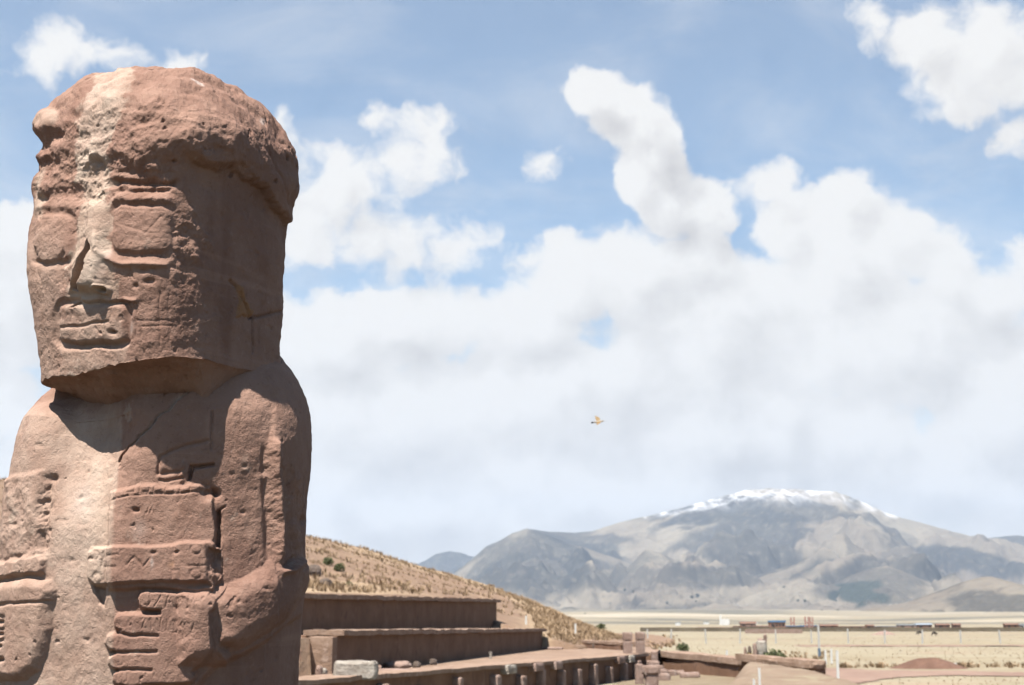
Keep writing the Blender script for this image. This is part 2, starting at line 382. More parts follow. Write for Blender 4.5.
# ---- head
HL = [(66,140),(70,128),(76,108),(84,92),(95,74),(108,56),(124,45),(145,40),(165,40),(185,36),(210,33),(230,29),(248,27),(282,27),(320,33),(350,38),(385,43),(420,50)]
HR = [(66,145),(70,162),(74,180),(82,205),(96,230),(112,258),(130,274),(148,288),(165,297),(185,298),(205,293),(222,287),(240,285),(280,284),(330,281),(360,280),(420,280)]
def build_head(root):
    zc = at(160, 391, YC)[2]; zt = at(160, 104, YC+.02)[2]
    kz = np.concatenate([np.linspace(zc-.02, zt-.16, 26), np.linspace(zt-.15, zt-.004, 16)])
    keys = solve(kz, lambda z: 1.0, lambda z: 4.2 if z < zt-.25 else 4.2-1.7*smooth(z, zt-.25, zt-.02), lambda z: .085*(1-.6*smooth(z, zt-.3, zt)), HL, HR)
    ztop = np.linspace(0, 1, 46); top = zt-.16*(1-np.sqrt(1-ztop**2)) if False else None
    z1 = np.concatenate([zt-.004-.15*np.linspace(0, 1, 40)**1.6, np.linspace(zt-.157, zc, 286)])
    P, a, b = make_block(z1, keys, kz, 940)
    # close the crown with shrinking rings
    cap = []
    for s in np.linspace(0.02, .96, 22):
        c = P[0].mean(0); r = c+(P[0]-c)*s; r[:, 2] += .010*(1-s*s); cap.append(r)
    P = np.concatenate([np.array(cap), P]); nr0 = len(P)
    # jaw edge rises towards the sitter's left ear; then the undercut and neck
    last = P[-1].copy(); c = last[:, :2].mean(0)
    al = (last[:, :2]-c)@RX; bl = (last[:, :2]-c)@RY
    fr = smooth(-bl, -.02, .17)
    und = []
    for t in np.linspace(0.04, 1, 30):
        q = last.copy(); s = 1-(.10+.16*smooth(al, -.02, .2))*t-.24*fr*t**.8
        q[:, 0] = c[0]+RX[0]*al*s+RY[0]*(bl*s+.085*fr*t); q[:, 1] = c[1]+RX[1]*al*s+RY[1]*(bl*s+.085*fr*t)
        q[:, 2] -= .085*t**1.5*(1-.0*fr)+.0*t
        und.append(q)
    for t in (.5, 1):
        q = und[29].copy() if len(und) == 30 else und[-1].copy(); q[:, 2] -= .05*t; und.append(q)
    P = np.concatenate([P, np.array(und)])
    # raise the jaw line on the sitter's left, and let it run uneven
    rows = np.arange(len(P)); zrow = P[:, :, 2]
    low = smooth(zrow, zc+.22, zc)
    aall = (P[:, :, :2]-c)@RX; ball = (P[:, :, :2]-c)@RY
    P[:, :, 2] += low*(.034*np.clip((aall+.10)/.36, 0, 1))
    jag = fbm(np.stack([aall.ravel()*13, ball.ravel()*13, 0*aall.ravel()+3], -1), 5, .6).reshape(aall.shape)
    P[:, :, 2] += smooth(zrow, zc+.05, zc)*.024*jag*smooth(-ball, -.05, .12)
    N = grid_normals(P); cc = P.mean((0, 1))
    if (N[150]*(P[150]-P[150].mean(0))).sum(-1).mean() < 0: N = -N
    x, y, _ = proj(P); vis = smooth(facing(P, N), -.05, .12)
    bfr = smooth(-((N[..., 0]*RY[0]+N[..., 1]*RY[1])), .35, .75)          # 1 on the face, 0 on the sides
    under = (np.arange(len(P)) >= nr0)[:, None]*np.ones(P.shape[:2])
    Pn = P.reshape(-1, 3); D = np.zeros(P.shape[:2]); X = lambda f: f.reshape(P.shape[:2])
    rough = X(fbm(Pn*7, 5)); lump = X(fbm(Pn*14+5, 5, .55)); fine = X(fbm(Pn*48+9, 4, .6)); rid = X(ridged(Pn*np.array([9, 9, 13])+2, 5))
    lump2 = X(fbm(Pn*16+45, 4)); x = x+3.6*lump+1.6*fine; y = y+3.6*lump2
    hatz = smooth(y, 172, 150)                                            # the headdress
    D += .007*rough+.0045*lump+.0018*fine+.0035*(rid-.62)
    D += hatz*(.012+.011*lump+.010*rough+.006*(rid-.6))
    D += vis*bfr*smooth(y, 208, 196)*smooth(y, 146, 165)*(-.009+.012*lump+.010*(rid-.55))   # eroded band under it
    pitn = X(fbm(Pn*26+31, 3)); D -= .009*smooth(pitn, .30, .46)*(.3+.5*hatz+.5*smooth(y, 208, 190)*smooth(y, 140, 160))
    for yy, x0, x1, dp in ((181, 108, 182, .012), (189, 112, 176, .008), (172, 110, 165, .003)):
        yw = yy+2.5*X(perlin(np.stack([x.ravel()*.05, 0*x.ravel()+yy, 0*x.ravel()], -1)))
        D -= vis*dp*np.exp(-((y-yw)/2.6)**2)*smooth(x, x0, x0+6)*smooth(x, x1, x1-8)
    # overhang of the headdress on the shaded side
    yl = np.interp(x, [165, 185, 205, 235, 262, 285, 300], [152, 158, 166, 170, 188, 218, 236])+4*lump*3
    side = vis*smooth(x, 176, 196)
    D += side*.016*smooth(y, yl+2, yl-7)*smooth(y, yl-70, yl-20)
    D -= side*.010*smooth(y, yl, yl+4)*smooth(y, yl+40, yl+8)
    D += vis*.012*np.exp(-((x-228)/16)**2-((y-140)/13)**2); D -= vis*.014*np.exp(-((x-212)/9)**2-((y-152)/8)**2)
    D -= vis*.016*np.exp(-((x-290)/6)**2-((y-203)/14)**2)
    # chipped knob at the sitter's right temple
    kb = np.hypot((x-46)/17, (y-124)/15); D += .017*smooth(kb, 1.15, .35)*smooth(x, 75, 52)
    D -= .018*np.exp(-((x-44)/8)**2-((y-147)/9)**2); D -= .016*np.exp(-((x-57)/6)**2-((y-137)/6)**2)
    D += .014*np.exp(-((x-38)/9)**2-((y-186)/14)**2)
    D -= .004*np.exp(-((x-38)/8)**2-((y-168)/6)**2)
    F = vis*bfr
    # eyes
    e1 = sdf_rr(x, y, 142, 229, 64, 50, 13, .03); e2 = sdf_rr(x, y, 53, 238, 40, 52, 12, -.05)
    for e in (e1, e2):
        D -= F*.007*up(e-7, 7); D += F*.010*up(e, 6)
        D -= F*.0015*np.exp(-((e+6)/1.6)**2)
    D += F*.010*np.exp(-((y-199)/5)**2)*smooth(x, 108, 116)*smooth(x, 186, 176)
    D += F*.008*np.exp(-((e1-10)/3.0)**2)*smooth(y, 228, 240)
    D -= F*.0010*(groove(x, y, [(118, 222), (128, 226), (146, 232), (172, 234)], 1.1)+groove(x, y, [(146, 232), (160, 216)], 1.0))
    # nose
    nb = sdf_poly(x, y, [(84, 196), (106, 196), (108, 240), (112, 284), (110, 296), (66, 296), (70, 276), (80, 238)])
    D += F*(.008+.022*smooth(y, 200, 285)*smooth(y, 300, 280))*up(nb, 11)
    D -= F*.034*up(sdf_poly(x, y, [(91, 240), (95, 250), (88, 278), (80, 293), (73, 291), (80, 268)])+4*lump, 3)*1.25
    D += F*.010*(np.exp(-(np.hypot(x-104, (y-290)*1.4)-5.5)**2/3.0)); D -= F*.012*np.exp(-((x-104)/4)**2-((y-290)/2.4)**2)
    D -= F*.010*up(sdf_poly(x, y, [(56, 262), (64, 246), (70, 262), (66, 292), (60, 292)]), 4)*.5
    # mouth
    mo = sdf_rr(x, y, 92, 324, 70, 42, 9, -.03)
    D -= F*.007*up(mo-6, 5); D += F*.010*up(mo, 6)
    D -= F*.005*groove(x, y, [(62, 327), (78, 326), (90, 324), (108, 322)], 1.5)
    D -= F*.012*up(sdf_poly(x, y, [(68, 309), (80, 302), (82, 304), (74, 310)]), 2)
    D -= F*.0015*(groove(x, y, [(72, 312), (71, 322)], 1)+groove(x, y, [(110, 306), (110, 324)], 1)+groove(x, y, [(107, 328), (106, 352)], 1.2))
    D += F*.006*groove(x, y, [(84, 300), (136, 300)], 2.0); D -= F*.004*groove(x, y, [(98, 304), (130, 303)], 1.2)
    D -= F*.012*np.exp(-((x-113)/3)**2-((y-332)/1.8)**2)
    D -= F*.006*groove(x, y, [(62, 342), (80, 346), (104, 346), (126, 341)], 2.6)
    # cheek incisions
    for pts in ([(160, 292), (159, 345)], [(170, 292), (169, 342)], [(183, 270), (182, 340)], [(136, 300), (137, 345)], [(138, 321), (180, 320)], [(138, 327), (180, 326)],
                [(142, 330), (142, 356)], [(42, 290), (48, 360)], [(34, 262), (44, 290)], [(52, 300), (56, 345)]):
        D -= F*.0015*groove(x, y, pts, 1.2)
    for (qx, qy, r, dp) in ((150, 282, 5, .013), (144, 270, 4, .009), (153, 269, 3, .008), (136, 287, 3, .008), (124, 186, 5, .010), (88, 155, 6, .010), (146, 124, 6, .010), (37, 262, 4, .01), (98, 162, 4, .008)):
        D -= .7*vis*dp*np.exp(-((x-qx)/r)**2-((y-qy)/(r*.65))**2)
    # broken flank between the face and the side
    br = vis*smooth(np.abs(x-190-6*lump*4), 22, 6)*smooth(y, 205, 222)*smooth(y, 300, 262)
    D += br*(.015*lump+.008*(rid-.55))
    # flank: crack and a patch of mortar
    D -= vis*.008*(groove(x, y, [(230, 280), (236, 286), (242, 300), (249, 318), (262, 316), (284, 311)], 1.5)+.7*groove(x, y, [(252, 318), (253, 352)], 1.0)+.6*groove(x, y, [(262, 150), (278, 175), (287, 205)], 1.6))
    pt = sdf_poly(x, y, [(238, 286), (242, 288), (246, 302), (251, 312), (248, 316), (240, 315), (234, 322), (237, 306)])+1.5*lump*6
    D += vis*.006*up(pt, 2.5)
    D = np.where(under > 0, .010*lump+.006*rough+.002*fine-.003*smooth(pitn, .3, .45), D)
    fade = smooth(np.arange(len(P)), 0, 22)[:, None]; D = D*(.25+.75*fade)
    Q = P+N*D[..., None]
    # bleached streak down the front of the head
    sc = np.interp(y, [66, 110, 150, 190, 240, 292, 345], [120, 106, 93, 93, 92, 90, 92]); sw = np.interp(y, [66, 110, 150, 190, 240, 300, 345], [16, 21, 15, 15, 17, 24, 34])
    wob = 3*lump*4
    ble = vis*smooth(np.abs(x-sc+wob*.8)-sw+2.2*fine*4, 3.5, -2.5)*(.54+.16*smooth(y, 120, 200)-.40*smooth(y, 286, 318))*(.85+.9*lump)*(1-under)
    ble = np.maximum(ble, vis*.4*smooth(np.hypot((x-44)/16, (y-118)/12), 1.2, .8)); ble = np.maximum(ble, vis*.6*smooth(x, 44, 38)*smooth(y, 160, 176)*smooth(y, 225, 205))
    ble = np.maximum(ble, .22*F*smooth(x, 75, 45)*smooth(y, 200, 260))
    lime = vis*(smooth(pt, 1, -1)*.0+.5*smooth(np.hypot((x-196)/7, (y-87-(x-196)*.55)/2.2), 1.1, .6)+.35*smooth(np.hypot(x-258, y-125), 4, 2)+.25*np.exp(-((x-110)/3)**2-((y-255)/6)**2)+.3*np.exp(-((x-131)/2.5)**2-((y-328)/5)**2))
    och = vis*.75*smooth(pt, 1, -1.5)
    lab = np.zeros(P.shape[:2], int)
    hl = np.where(x > 176, yl, 168)
    lab[(y < hl+0) & (under == 0)] = 1
    lab[:70][y[:70] < 150] = 1
    zh = at(160, 165, YC)[2]; hid = facing(P, N) < .0
    lab[hid & (P[..., 2] > zh)] = 1; lab[hid & (P[..., 2] <= zh)] = 0
    okf = (F > .3) & (under == 0) & (lab == 0)
    lab[okf & (e1 < 3)] = 2; lab[okf & (e2 < 3)] = 3; lab[okf & (nb < 0) & (y > 198)] = 4; lab[okf & (mo < 2)] = 5
    return emit_parts(Q, lab, ['head', 'headdress', 'eye', 'eye', 'nose', 'mouth'], dict(bleach=ble, lime=lime, ochre=och), [None, 0, 0, 0, 0, 0], root)

# ---- torso with its arms, hands and beaker
TL = [(330,95),(345,84),(358,74),(370,66),(384,56),(395,44),(402,36),(418,23),(440,15),(470,10),(490,8),(520,5),(560,1),(600,-3),(640,-6),(685,-9),(760,-14),(1400,-40)]
TR = [(330,255),(345,270),(356,280),(366,287),(378,297),(400,307),(418,311),(432,312),(470,311),(500,307),(540,306),(565,306),(590,306),(620,302),(650,300),(685,299),(760,297),(1400,290)]
T_TH, T_R, T_N, T_F = -4, .74, 2.6, -.03
def build_torso(root):
    th = math.radians(T_TH); RX = np.array([math.cos(th), math.sin(th)]); RY = np.array([-math.sin(th), math.cos(th)])   # the body is turned less than the head
    zt = at(160, 338, YC)[2]; zb = 1.36
    kz = np.concatenate([[0.18, .4, .8, 1.1], np.linspace(zb, zt, 40)])
    keys = solve(kz, lambda z: T_R, lambda z: T_N, lambda z: T_F-.03*smooth(z, zt-.25, zt), TL, TR, RX, RY)
    z1 = np.concatenate([np.linspace(zt, zb, 345), np.linspace(zb-.012, .18, 100)])
    P, a, b = make_block(z1, keys, kz, 940, RX, RY)
    N = grid_normals(P)
    if (N[200]*(P[200]-P[200].mean(0))).sum(-1).mean() < 0: N = -N
    x, y, _ = proj(P); vis = smooth(facing(P, N), -.05, .12)
    F = vis*smooth(-(N[..., 0]*RY[0]+N[..., 1]*RY[1]), -.25, .05)
    Pn = P.reshape(-1, 3); X = lambda f: f.reshape(P.shape[:2])
    rough = X(fbm(Pn*6+3, 5)); lump = X(fbm(Pn*15+8, 5, .55)); fine = X(fbm(Pn*50+2, 4, .6)); rid = X(ridged(Pn*np.array([11, 11, 7])+6, 5)); pitn = X(fbm(Pn*30+13, 3))
    lump2 = X(fbm(Pn*16+45, 4)); x = x+3.6*lump+1.6*fine; y = y+3.6*lump2
    D = .005*rough+.0034*lump+.0018*fine+.003*(rid-.62)-.0035*smooth(pitn, .40, .5)
    D -= F*.062*smooth(x, 152, 92)*smooth(x, 26, 66)*smooth(y, 540, 425)
    # the front breaks along a soft vertical ridge
    D += F*.010*smooth(np.abs(x-117), 60, 0)*smooth(y, 420, 470)
    # arm on the photo's right: upper arm, raised inner edge, forearm
    xe = np.interp(y, [400, 445, 470, 520, 556, 600], [274, 270, 270, 272, 272, 272])
    ua = smooth(x, xe-2.5, xe+2.5)*smooth(y, 392, 450)*smooth(y, 582, 566)
    D += F*.012*ua*smooth(x, 312, 290)
    D += F*.024*np.exp(-((x-xe-2)/4.2)**2)*smooth(y, 436, 446)*smooth(y, 566, 552)
    D -= F*.015*np.exp(-((x-xe-12)/5)**2)*smooth(y, 450, 470)*smooth(y, 566, 545)*(.6+1.6*lump)
    D += F*.016*lump*smooth(x, 308, 298)*smooth(x, 276, 286)*smooth(y, 450, 480)*smooth(y, 566, 545)
    D -= F*.004*np.exp(-((x-264)/3)**2)*smooth(y, 446, 452)*smooth(y, 478, 468)
    D -= F*.006*np.exp(-((x-xe+6)/3.2)**2)*smooth(y, 470, 490)*smooth(y, 566, 545)
    D += F*.006*smooth(x, 246, 266)*smooth(x, 272, 268)*smooth(y, 470, 478)
    fa = sdf_poly(x, y, [(204, 593), (222, 589), (244, 579), (262, 568), (272, 556), (282, 566), (296, 560), (304, 562), (310, 580), (300, 600), (286, 618), (262, 634), (238, 648), (206, 662)])
    D += F*.031*np.sqrt(np.clip(smooth(-np.minimum(fa, sdf_poly(x, y, [(180, 590), (226, 586), (230, 664), (180, 664)])), -2, 18), 0, 1))
    D += F*smooth(x, 306, 296)*.010*groove(x, y, [(276, 572), (284, 571), (292, 564), (300, 560)], 2.6)
    D -= F*.010*groove(x, y, [(276, 567), (283, 565), (290, 558)], 2.0)
    # hand on the photo's right, four fingers and a thumb
    fing = [((150, 601), (205, 604), 10.5), ((126, 622), (190, 625), 10), ((117, 642), (190, 644), 9.8), ((120, 661), (190, 662), 9.2), ((122, 678), (186, 676), 8.6)]
    palm = sdf_poly(x, y, [(172, 592), (208, 592), (211, 600), (211, 650), (203, 664), (188, 676), (168, 683), (160, 684), (160, 612)])
    hd = palm.copy(); fsd = []
    for p0, p1, r in fing:
        s = sdf_line(x, y, [p0, p1])-r; fsd.append(s); hd = np.minimum(hd, s)
    hd = np.minimum(hd, sdf_poly(x, y, [(124, 613), (172, 613), (172, 685), (126, 687), (119, 676), (120, 662), (116, 650), (117, 636), (123, 628)]))
    D += F*.019*up(hd-1, 4.5)
    for pts in ([(148, 611), (162, 613)], [(120, 633), (160, 636)], [(114, 652), (158, 651)], [(118, 670), (154, 669)]): D -= F*.008*groove(x, y, pts, 1.3)
    for (qx, qy) in ((126, 621), (118, 641), (122, 660), (126, 677), (149, 600)):
        D -= F*.001*np.exp(-((sdf_rr(x, y, qx, qy, 10, 10, 4))/1.2)**2)
    D -= F*.002*np.exp(-((x-211)/2.2)**2)*smooth(y, 592, 600)*smooth(y, 660, 650)
    D += F*.007*np.exp(-((x-226)/6)**2-((y-637)/6)**2); D -= F*.012*np.exp(-((x-226)/7)**2-((y-647)/4)**2)
    D -= F*.020*smooth(sdf_poly(x, y, [(212, 664), (240, 652), (270, 636), (300, 612), (320, 620), (320, 760), (190, 760), (190, 690)]), 0, -8)
    # beaker held against the chest, and the band round it
    kb = sdf_poly(x, y, [(108, 490), (150, 484), (200, 483), (213, 486), (217, 496), (214, 560), (215, 592), (109, 592)])
    D += F*.015*up(kb+.8*lump*4, 4.5)
    D -= F*.004*(groove(x, y, [(130, 496), (198, 493)], .9)+groove(x, y, [(112, 500), (130, 496)], .8))
    for xx in (132, 146, 160, 172, 186): D -= F*.003*np.exp(-((sdf_rr(x, y, xx, 490, 9, 6, 1))/1.0)**2)
    D -= F*.024*np.exp(-((x-207)/6.5)**2-((y-493)/6)**2)+F*.020*np.exp(-((x-216)/5)**2-((y-494)/4)**2)
    D -= F*.018*up(sdf_poly(x, y, [(216, 510), (224, 505), (230, 505), (222, 510), (222, 548), (214, 548)]), 3)
    D -= F*.010*up(sdf_rr(x, y, 113, 500, 9, 18, 3), 4)*(.6+2*lump)
    D -= F*.013*np.exp(-((x-138)/3.2)**2-((y-510.5)/2)**2)
    D -= F*.0018*writing(x, y, 'JA', 147, 508, 4.2, 6, .0, .8)
    bd = sdf_poly(x, y, [(89, 552), (97, 546), (112, 545), (172, 543), (180, 541), (210, 541), (221, 546), (224, 556), (223, 580), (212, 590), (206, 584), (172, 583), (112, 586), (98, 587), (88, 580)])
    D += F*.012*up(bd, 3.5)+F*.004*up(np.minimum(sdf_rr(x, y, 190, 562, 34, 42, 4), sdf_rr(x, y, 100, 566, 22, 40, 4)), 3)
    D -= F*.014*np.sqrt(up(sdf_poly(x, y, [(207, 548), (222, 550), (224, 572), (214, 590), (206, 580)]), 3))*(.75+2.2*lump)
    for (qx, qy) in ((197, 550), (196, 574), (98, 556), (101, 578)):
        D -= F*.002*np.exp(-((np.hypot(x-qx, (y-qy)*1.05)-5)/1.3)**2)
    for pts in ([(108, 552), (107, 567), (120, 568)], [(112, 556), (122, 555)], [(188, 567), (205, 566)], [(174, 571), (180, 571), (181, 579)], [(130, 566), (138, 558), (146, 568), (152, 560)]):
        D -= F*.0022*groove(x, y, pts, 1.1)
    for (qx, qy) in ((156, 552.5), (177, 552.5)): D -= F*.008*np.exp(-((x-qx)/2.4)**2-((y-qy)/1.4)**2)
    D -= F*.013*up(sdf_poly(x, y, [(90, 582), (108, 588), (106, 610), (98, 604)]), 4)
    # scratched writing on the back of the hand
    D -= F*.0018*(writing(x, y, 'J/ABM', 147, 594, 8.2, 13, .02)+writing(x, y, '21VII97', 144, 617, 6.0, 11, .13))
    # figures above the beaker
    D -= F*.016*up(sdf_poly(x, y, [(188, 464), (216, 463), (216, 468), (195, 470), (192, 482), (186, 482)]), 3)
    D -= F*.006*(groove(x, y, [(158, 474), (182, 471)], 1.6)+groove(x, y, [(160, 480), (182, 478)], 1.4)+groove(x, y, [(160, 458), (158, 472)], 1.6)+groove(x, y, [(162, 456), (185, 444), (208, 440)], 1.6)+groove(x, y, [(212, 412), (212, 448)], 1.5))
    D += F*.006*groove(x, y, [(182, 464), (182, 480)], 2.0)
    # repaired fracture from the neck to the chest
    ck = [(112, 462), (118, 456), (130, 441), (150, 424), (166, 408), (184, 393), (204, 382), (226, 372), (238, 360), (256, 357), (280, 358)]
    ckw = [(px+0, py) for px, py in ck]; cd = sdf_line(x+2.5*lump*4, y+2.5*rough*3, ckw)
    D -= F*.010*np.exp(-(cd/1.4)**2)
    D -= F*.008*groove(x, y, [(118, 456), (116, 464)], 1.2)
    # arm, object and hand on the photo's left
    la = sdf_poly(x, y, [(-12, 478), (10, 474), (40, 468), (47, 476), (46, 500), (48, 530), (44, 556), (-30, 566)])
    D += F*(.009+.012*lump)*up(la+6*lump, 7)
    D -= F*.012*np.exp(-((x-44)/5)**2)*smooth(y, 470, 480)*smooth(y, 556, 546)*(.5+2*np.abs(lump)*2)
    for (qx, qy) in ((16, 526), (36, 444), (78, 497), (64, 520), (72, 560), (100, 590), (86, 640)): D -= F*.004*np.exp(-((x-qx)/3.2)**2-((y-qy)/2.4)**2)
    lo = sdf_poly(x, y, [(-30, 566), (8, 560), (42, 552), (49, 558), (48, 574), (30, 580), (-30, 586)])
    D += F*.017*up(lo+3*lump*3, 6)
    lh = sdf_poly(x, y, [(-60, 590), (-10, 584), (30, 579), (52, 580), (57, 590), (53, 606), (50, 644), (40, 668), (26, 680), (-60, 684)])
    D += F*.025*np.sqrt(np.clip(smooth(-lh, -1, 10), 0, 1))
    D -= F*.006*groove(x, y, [(-30, 609), (14, 605), (52, 601)], 1.6)
    for yy in (622, 634, 647, 661): D -= F*.015*groove(x, y, [(-40, yy+1), (9, yy-1)], 2.0)
    for yy in (616, 628, 640): D -= F*.008*np.exp(-((x-9)/3)**2-((y-yy)/2.4)**2)
    for (qx, qy, r, dp) in ((164, 471, 3, .006), (243, 512, 2.6, .010), (245, 466, 2.4, .008), (232, 474, 3.4, .006), (236, 600, 2.4, .008), (260, 588, 2.2, .007), (178, 608, 3, .006), (303, 520, 5, .018), (186, 650, 2.5, .006), (82, 470, 3, .006)):
        D -= .6*F*dp*np.exp(-((x-qx)/r)**2-((y-qy)/(r*.8))**2)
    # plain carved belt lower down, below the frame
    z = P[..., 2]; bel = smooth(z, 1.02, 1.03)*smooth(z, 1.20, 1.19); D += .016*bel
    D -= .010*np.exp(-((z-.62)/.008)**2); D -= bel*.006*(np.sin((np.arctan2(b, a))*34)[...] > .3)
    D += .03*smooth(z, .30, .24)
    Q = P+N*D[..., None]
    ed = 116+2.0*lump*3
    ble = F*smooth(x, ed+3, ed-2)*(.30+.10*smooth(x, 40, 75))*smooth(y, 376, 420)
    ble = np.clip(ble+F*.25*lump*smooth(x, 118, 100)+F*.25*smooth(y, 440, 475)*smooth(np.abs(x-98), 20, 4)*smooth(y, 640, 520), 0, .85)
    lime = F*(.45*np.exp(-(cd/1.5)**2)*smooth(x, 118, 135)+.4*np.exp(-((x-155)/1.2)**2-((y-563)/5)**2)+.16*np.exp(-((x-142)/6)**2-((y-530)/9)**2)+.22*np.exp(-((x-80)/10)**2-((y-500)/16)**2))
    och = F*.35*np.exp(-((x-172)/3)**2-((y-565)/3)**2)
    lab = np.zeros(P.shape[:2], int); ok = F > .25
    arm_r = ok & ((fa < 0) | ((x > xe-3) & (y > 400) & (y < 566)))
    lab[arm_r] = 1; lab[ok & (la < 0)] = 2; lab[ok & (kb < 0)] = 3; lab[ok & (lo < 0)] = 7
    lab[ok & (hd < 0) & (fa > -2)] = 4; lab[ok & (lh < 0)] = 5; lab[ok & (bd < 0)] = 6
    lab[(bel > .5) & ~ok] = 8; lab[(z < 1.2) & (z > 1.02)] = 8
    return emit_parts(Q, lab, ['torso', 'arm', 'arm', 'beaker', 'hand', 'hand', 'band', 'scepter', 'belt'], dict(bleach=ble, lime=lime, ochre=och),
                      [None, None, None, None, 1, 2, 3, None, None], root)

statue = thing('stone_statue', tuple(SO), 'towering red sandstone figure with rectangular eyes and a bleached streak, holding a beaker', 'statue')
build_head(statue)
build_torso(statue)

# ------------------------------------------------------------------ the place: ground, hill, mountains
G0 = -1.05                                  # the plain; the monolith's terrace lies at 0
AX = np.array([0.17, 0.985]); AX /= np.linalg.norm(AX); LV = np.array([-AX[1], AX[0]])     # along the terrace walls / to their left
W0 = np.array([-5.42, 45.0])                # near end of the lower terrace wall
def uv(X, Y): return (X-W0[0])*AX[0]+(Y-W0[1])*AX[1], (X-W0[0])*LV[0]+(Y-W0[1])*LV[1]
def wp(u, v): p = W0+AX*u+LV*v; return p

def earth_col(g, v, col):  # paler crumbs and pebbles
    return g.mix(g.ss(g.noise(v, 9.0, 4, .7), .58, .72, 0, .45), col, (.38, .28, .21))
EARTH = mat('red_earth', (.23, .152, .108), (.295, .205, .15), .55, .5, 6.0, c3=(.40, .29, .22), extra=earth_col, bdist=.08)
def grass_col(g, v, col):
    x, y, z = g.sep(v); st = g.noise(g.comb(g.m('MULTIPLY', x, .012), g.m('MULTIPLY', y, .05), 0.0), 1.0, 5, .6)
    col = g.mix(g.ss(st, .40, .62, 0, .75), col, (.205, .18, .13))
    red = g.m('MULTIPLY', g.ss(g.noise(g.comb(g.m('MULTIPLY', x, .03), g.m('MULTIPLY', y, .03), 4.0), 1.0, 6, .65), .56, .66), .55)
    col = g.mix(red, col, (.21, .145, .105))
    dist = g.ss(y, 900, 2200); bandn = g.noise(g.comb(g.m('MULTIPLY', x, .0009), g.m('MULTIPLY', y, .0022), 2.0), 1.0, 6, .6, dist=.4)
    col = g.mix(g.m('MULTIPLY', dist, g.ss(bandn, .50, .60, 0, .85)), col, (.075, .07, .055))
    return g.mix(g.m('MULTIPLY', dist, g.ss(bandn, .44, .34, 0, .7)), col, (.29, .25, .19))
PLAIN = mat('dry_grassland', (.26, .212, .14), (.32, .268, .185), .35, .5, 5.0, c3=(.235, .185, .115), extra=grass_col, bdist=.08)
def hill_col(g, v, col):
    gr = g.attr('grassy'); n = g.noise(v, .5, 6, .65); n2 = g.noise(v, 2.6, 4, .7)
    f = g.ss(g.m('ADD', g.m('MULTIPLY', gr, .62), g.m('MULTIPLY', n, .62)), .46, .70)
    col = g.mix(f, col, g.mix(g.ss(n2, .4, .62), (.195, .138, .088), (.26, .192, .125)))
    return col
HILL = mat('hill_earth', (.215, .14, .095), (.28, .19, .13), .5, .6, 4.0, c3=(.22, .125, .09), extra=hill_col, bdist=.15)

# ground: one sheet from underfoot to the horizon, rising gently far out
gy = np.concatenate([np.linspace(-70, 30, 30), np.linspace(32, 200, 130), np.geomspace(204, 14500, 110)])
gx = np.concatenate([-np.geomspace(14500, 62, 40), np.linspace(-60, 110, 120), np.geomspace(113, 14500, 40)])
GX, GY = np.meshgrid(gx, gy)
def ground_z(X, Y):
    d = np.hypot(X, Y)
    return G0+62*smooth(d, 900, 8500)*smooth(Y, 500, 3000)
P = np.stack([GX, GY, ground_z(GX, GY)], -1).reshape(-1, 3)
nz = .05*fbm(P*np.array([.22, .22, 0])+3, 3)*smooth(P[:, 1], 40, 55); P[:, 2] += nz
far = smooth(np.hypot(P[:, 0], P[:, 1]), 1200, 3500); P[:, 2] += far*26*fbm(P*np.array([.0009, .0009, 0]), 4)
tag(mesh_np('ground', P, grid_faces(len(gy), len(gx)), PLAIN), kind='structure')

# the raised terrace the monolith stands on: a slab whose edge drops to the sunken court
PW0, PW1 = np.array([-6.6, 36.6]), at(640, 654.2, 71.0)[:2]
edge = [(-70, -60), (60, -60), (60, 24), (2.0, 24), tuple(PW0), tuple(PW1), tuple(at(655, 648, 80)[:2]), tuple(at(650, 640, 96)[:2]), (-70, 104)]
def poly_slab(name, pts, z0, z1, m, kind=None, sub=0):
    bm = bmesh.new(); t = [bm.verts.new((x, y, z1)) for x, y in pts]; b = [bm.verts.new((x, y, z0)) for x, y in pts]; n = len(pts)
    bm.faces.new(t)
    for i in range(n): bm.faces.new((t[i], b[i], b[(i+1) % n], t[(i+1) % n]))
    bmesh.ops.recalc_face_normals(bm, faces=bm.faces)
    me = bpy.data.meshes.new(name); bm.to_mesh(me); bm.free(); me.materials.append(m)
    o = bpy.data.objects.new(name, me); COL.objects.link(o)
    if kind: o['kind'] = kind
    return o
poly_slab('terrace_ground', edge, G0-.5, 0.0, EARTH, 'structure')

poly_slab('bounce_absorber_sheet', [(-16, -30), (24, -30), (24, 22), (1.6, 22), (-7.6, 35.0), (-16, 35.0)], -.02, .004, mat('bounce_absorber_dark', (.075, .065, .04), (.105, .085, .055), 2.0, .5, 30.0), 'structure')  # unseen dark sheet added around the statue to cut ground bounce

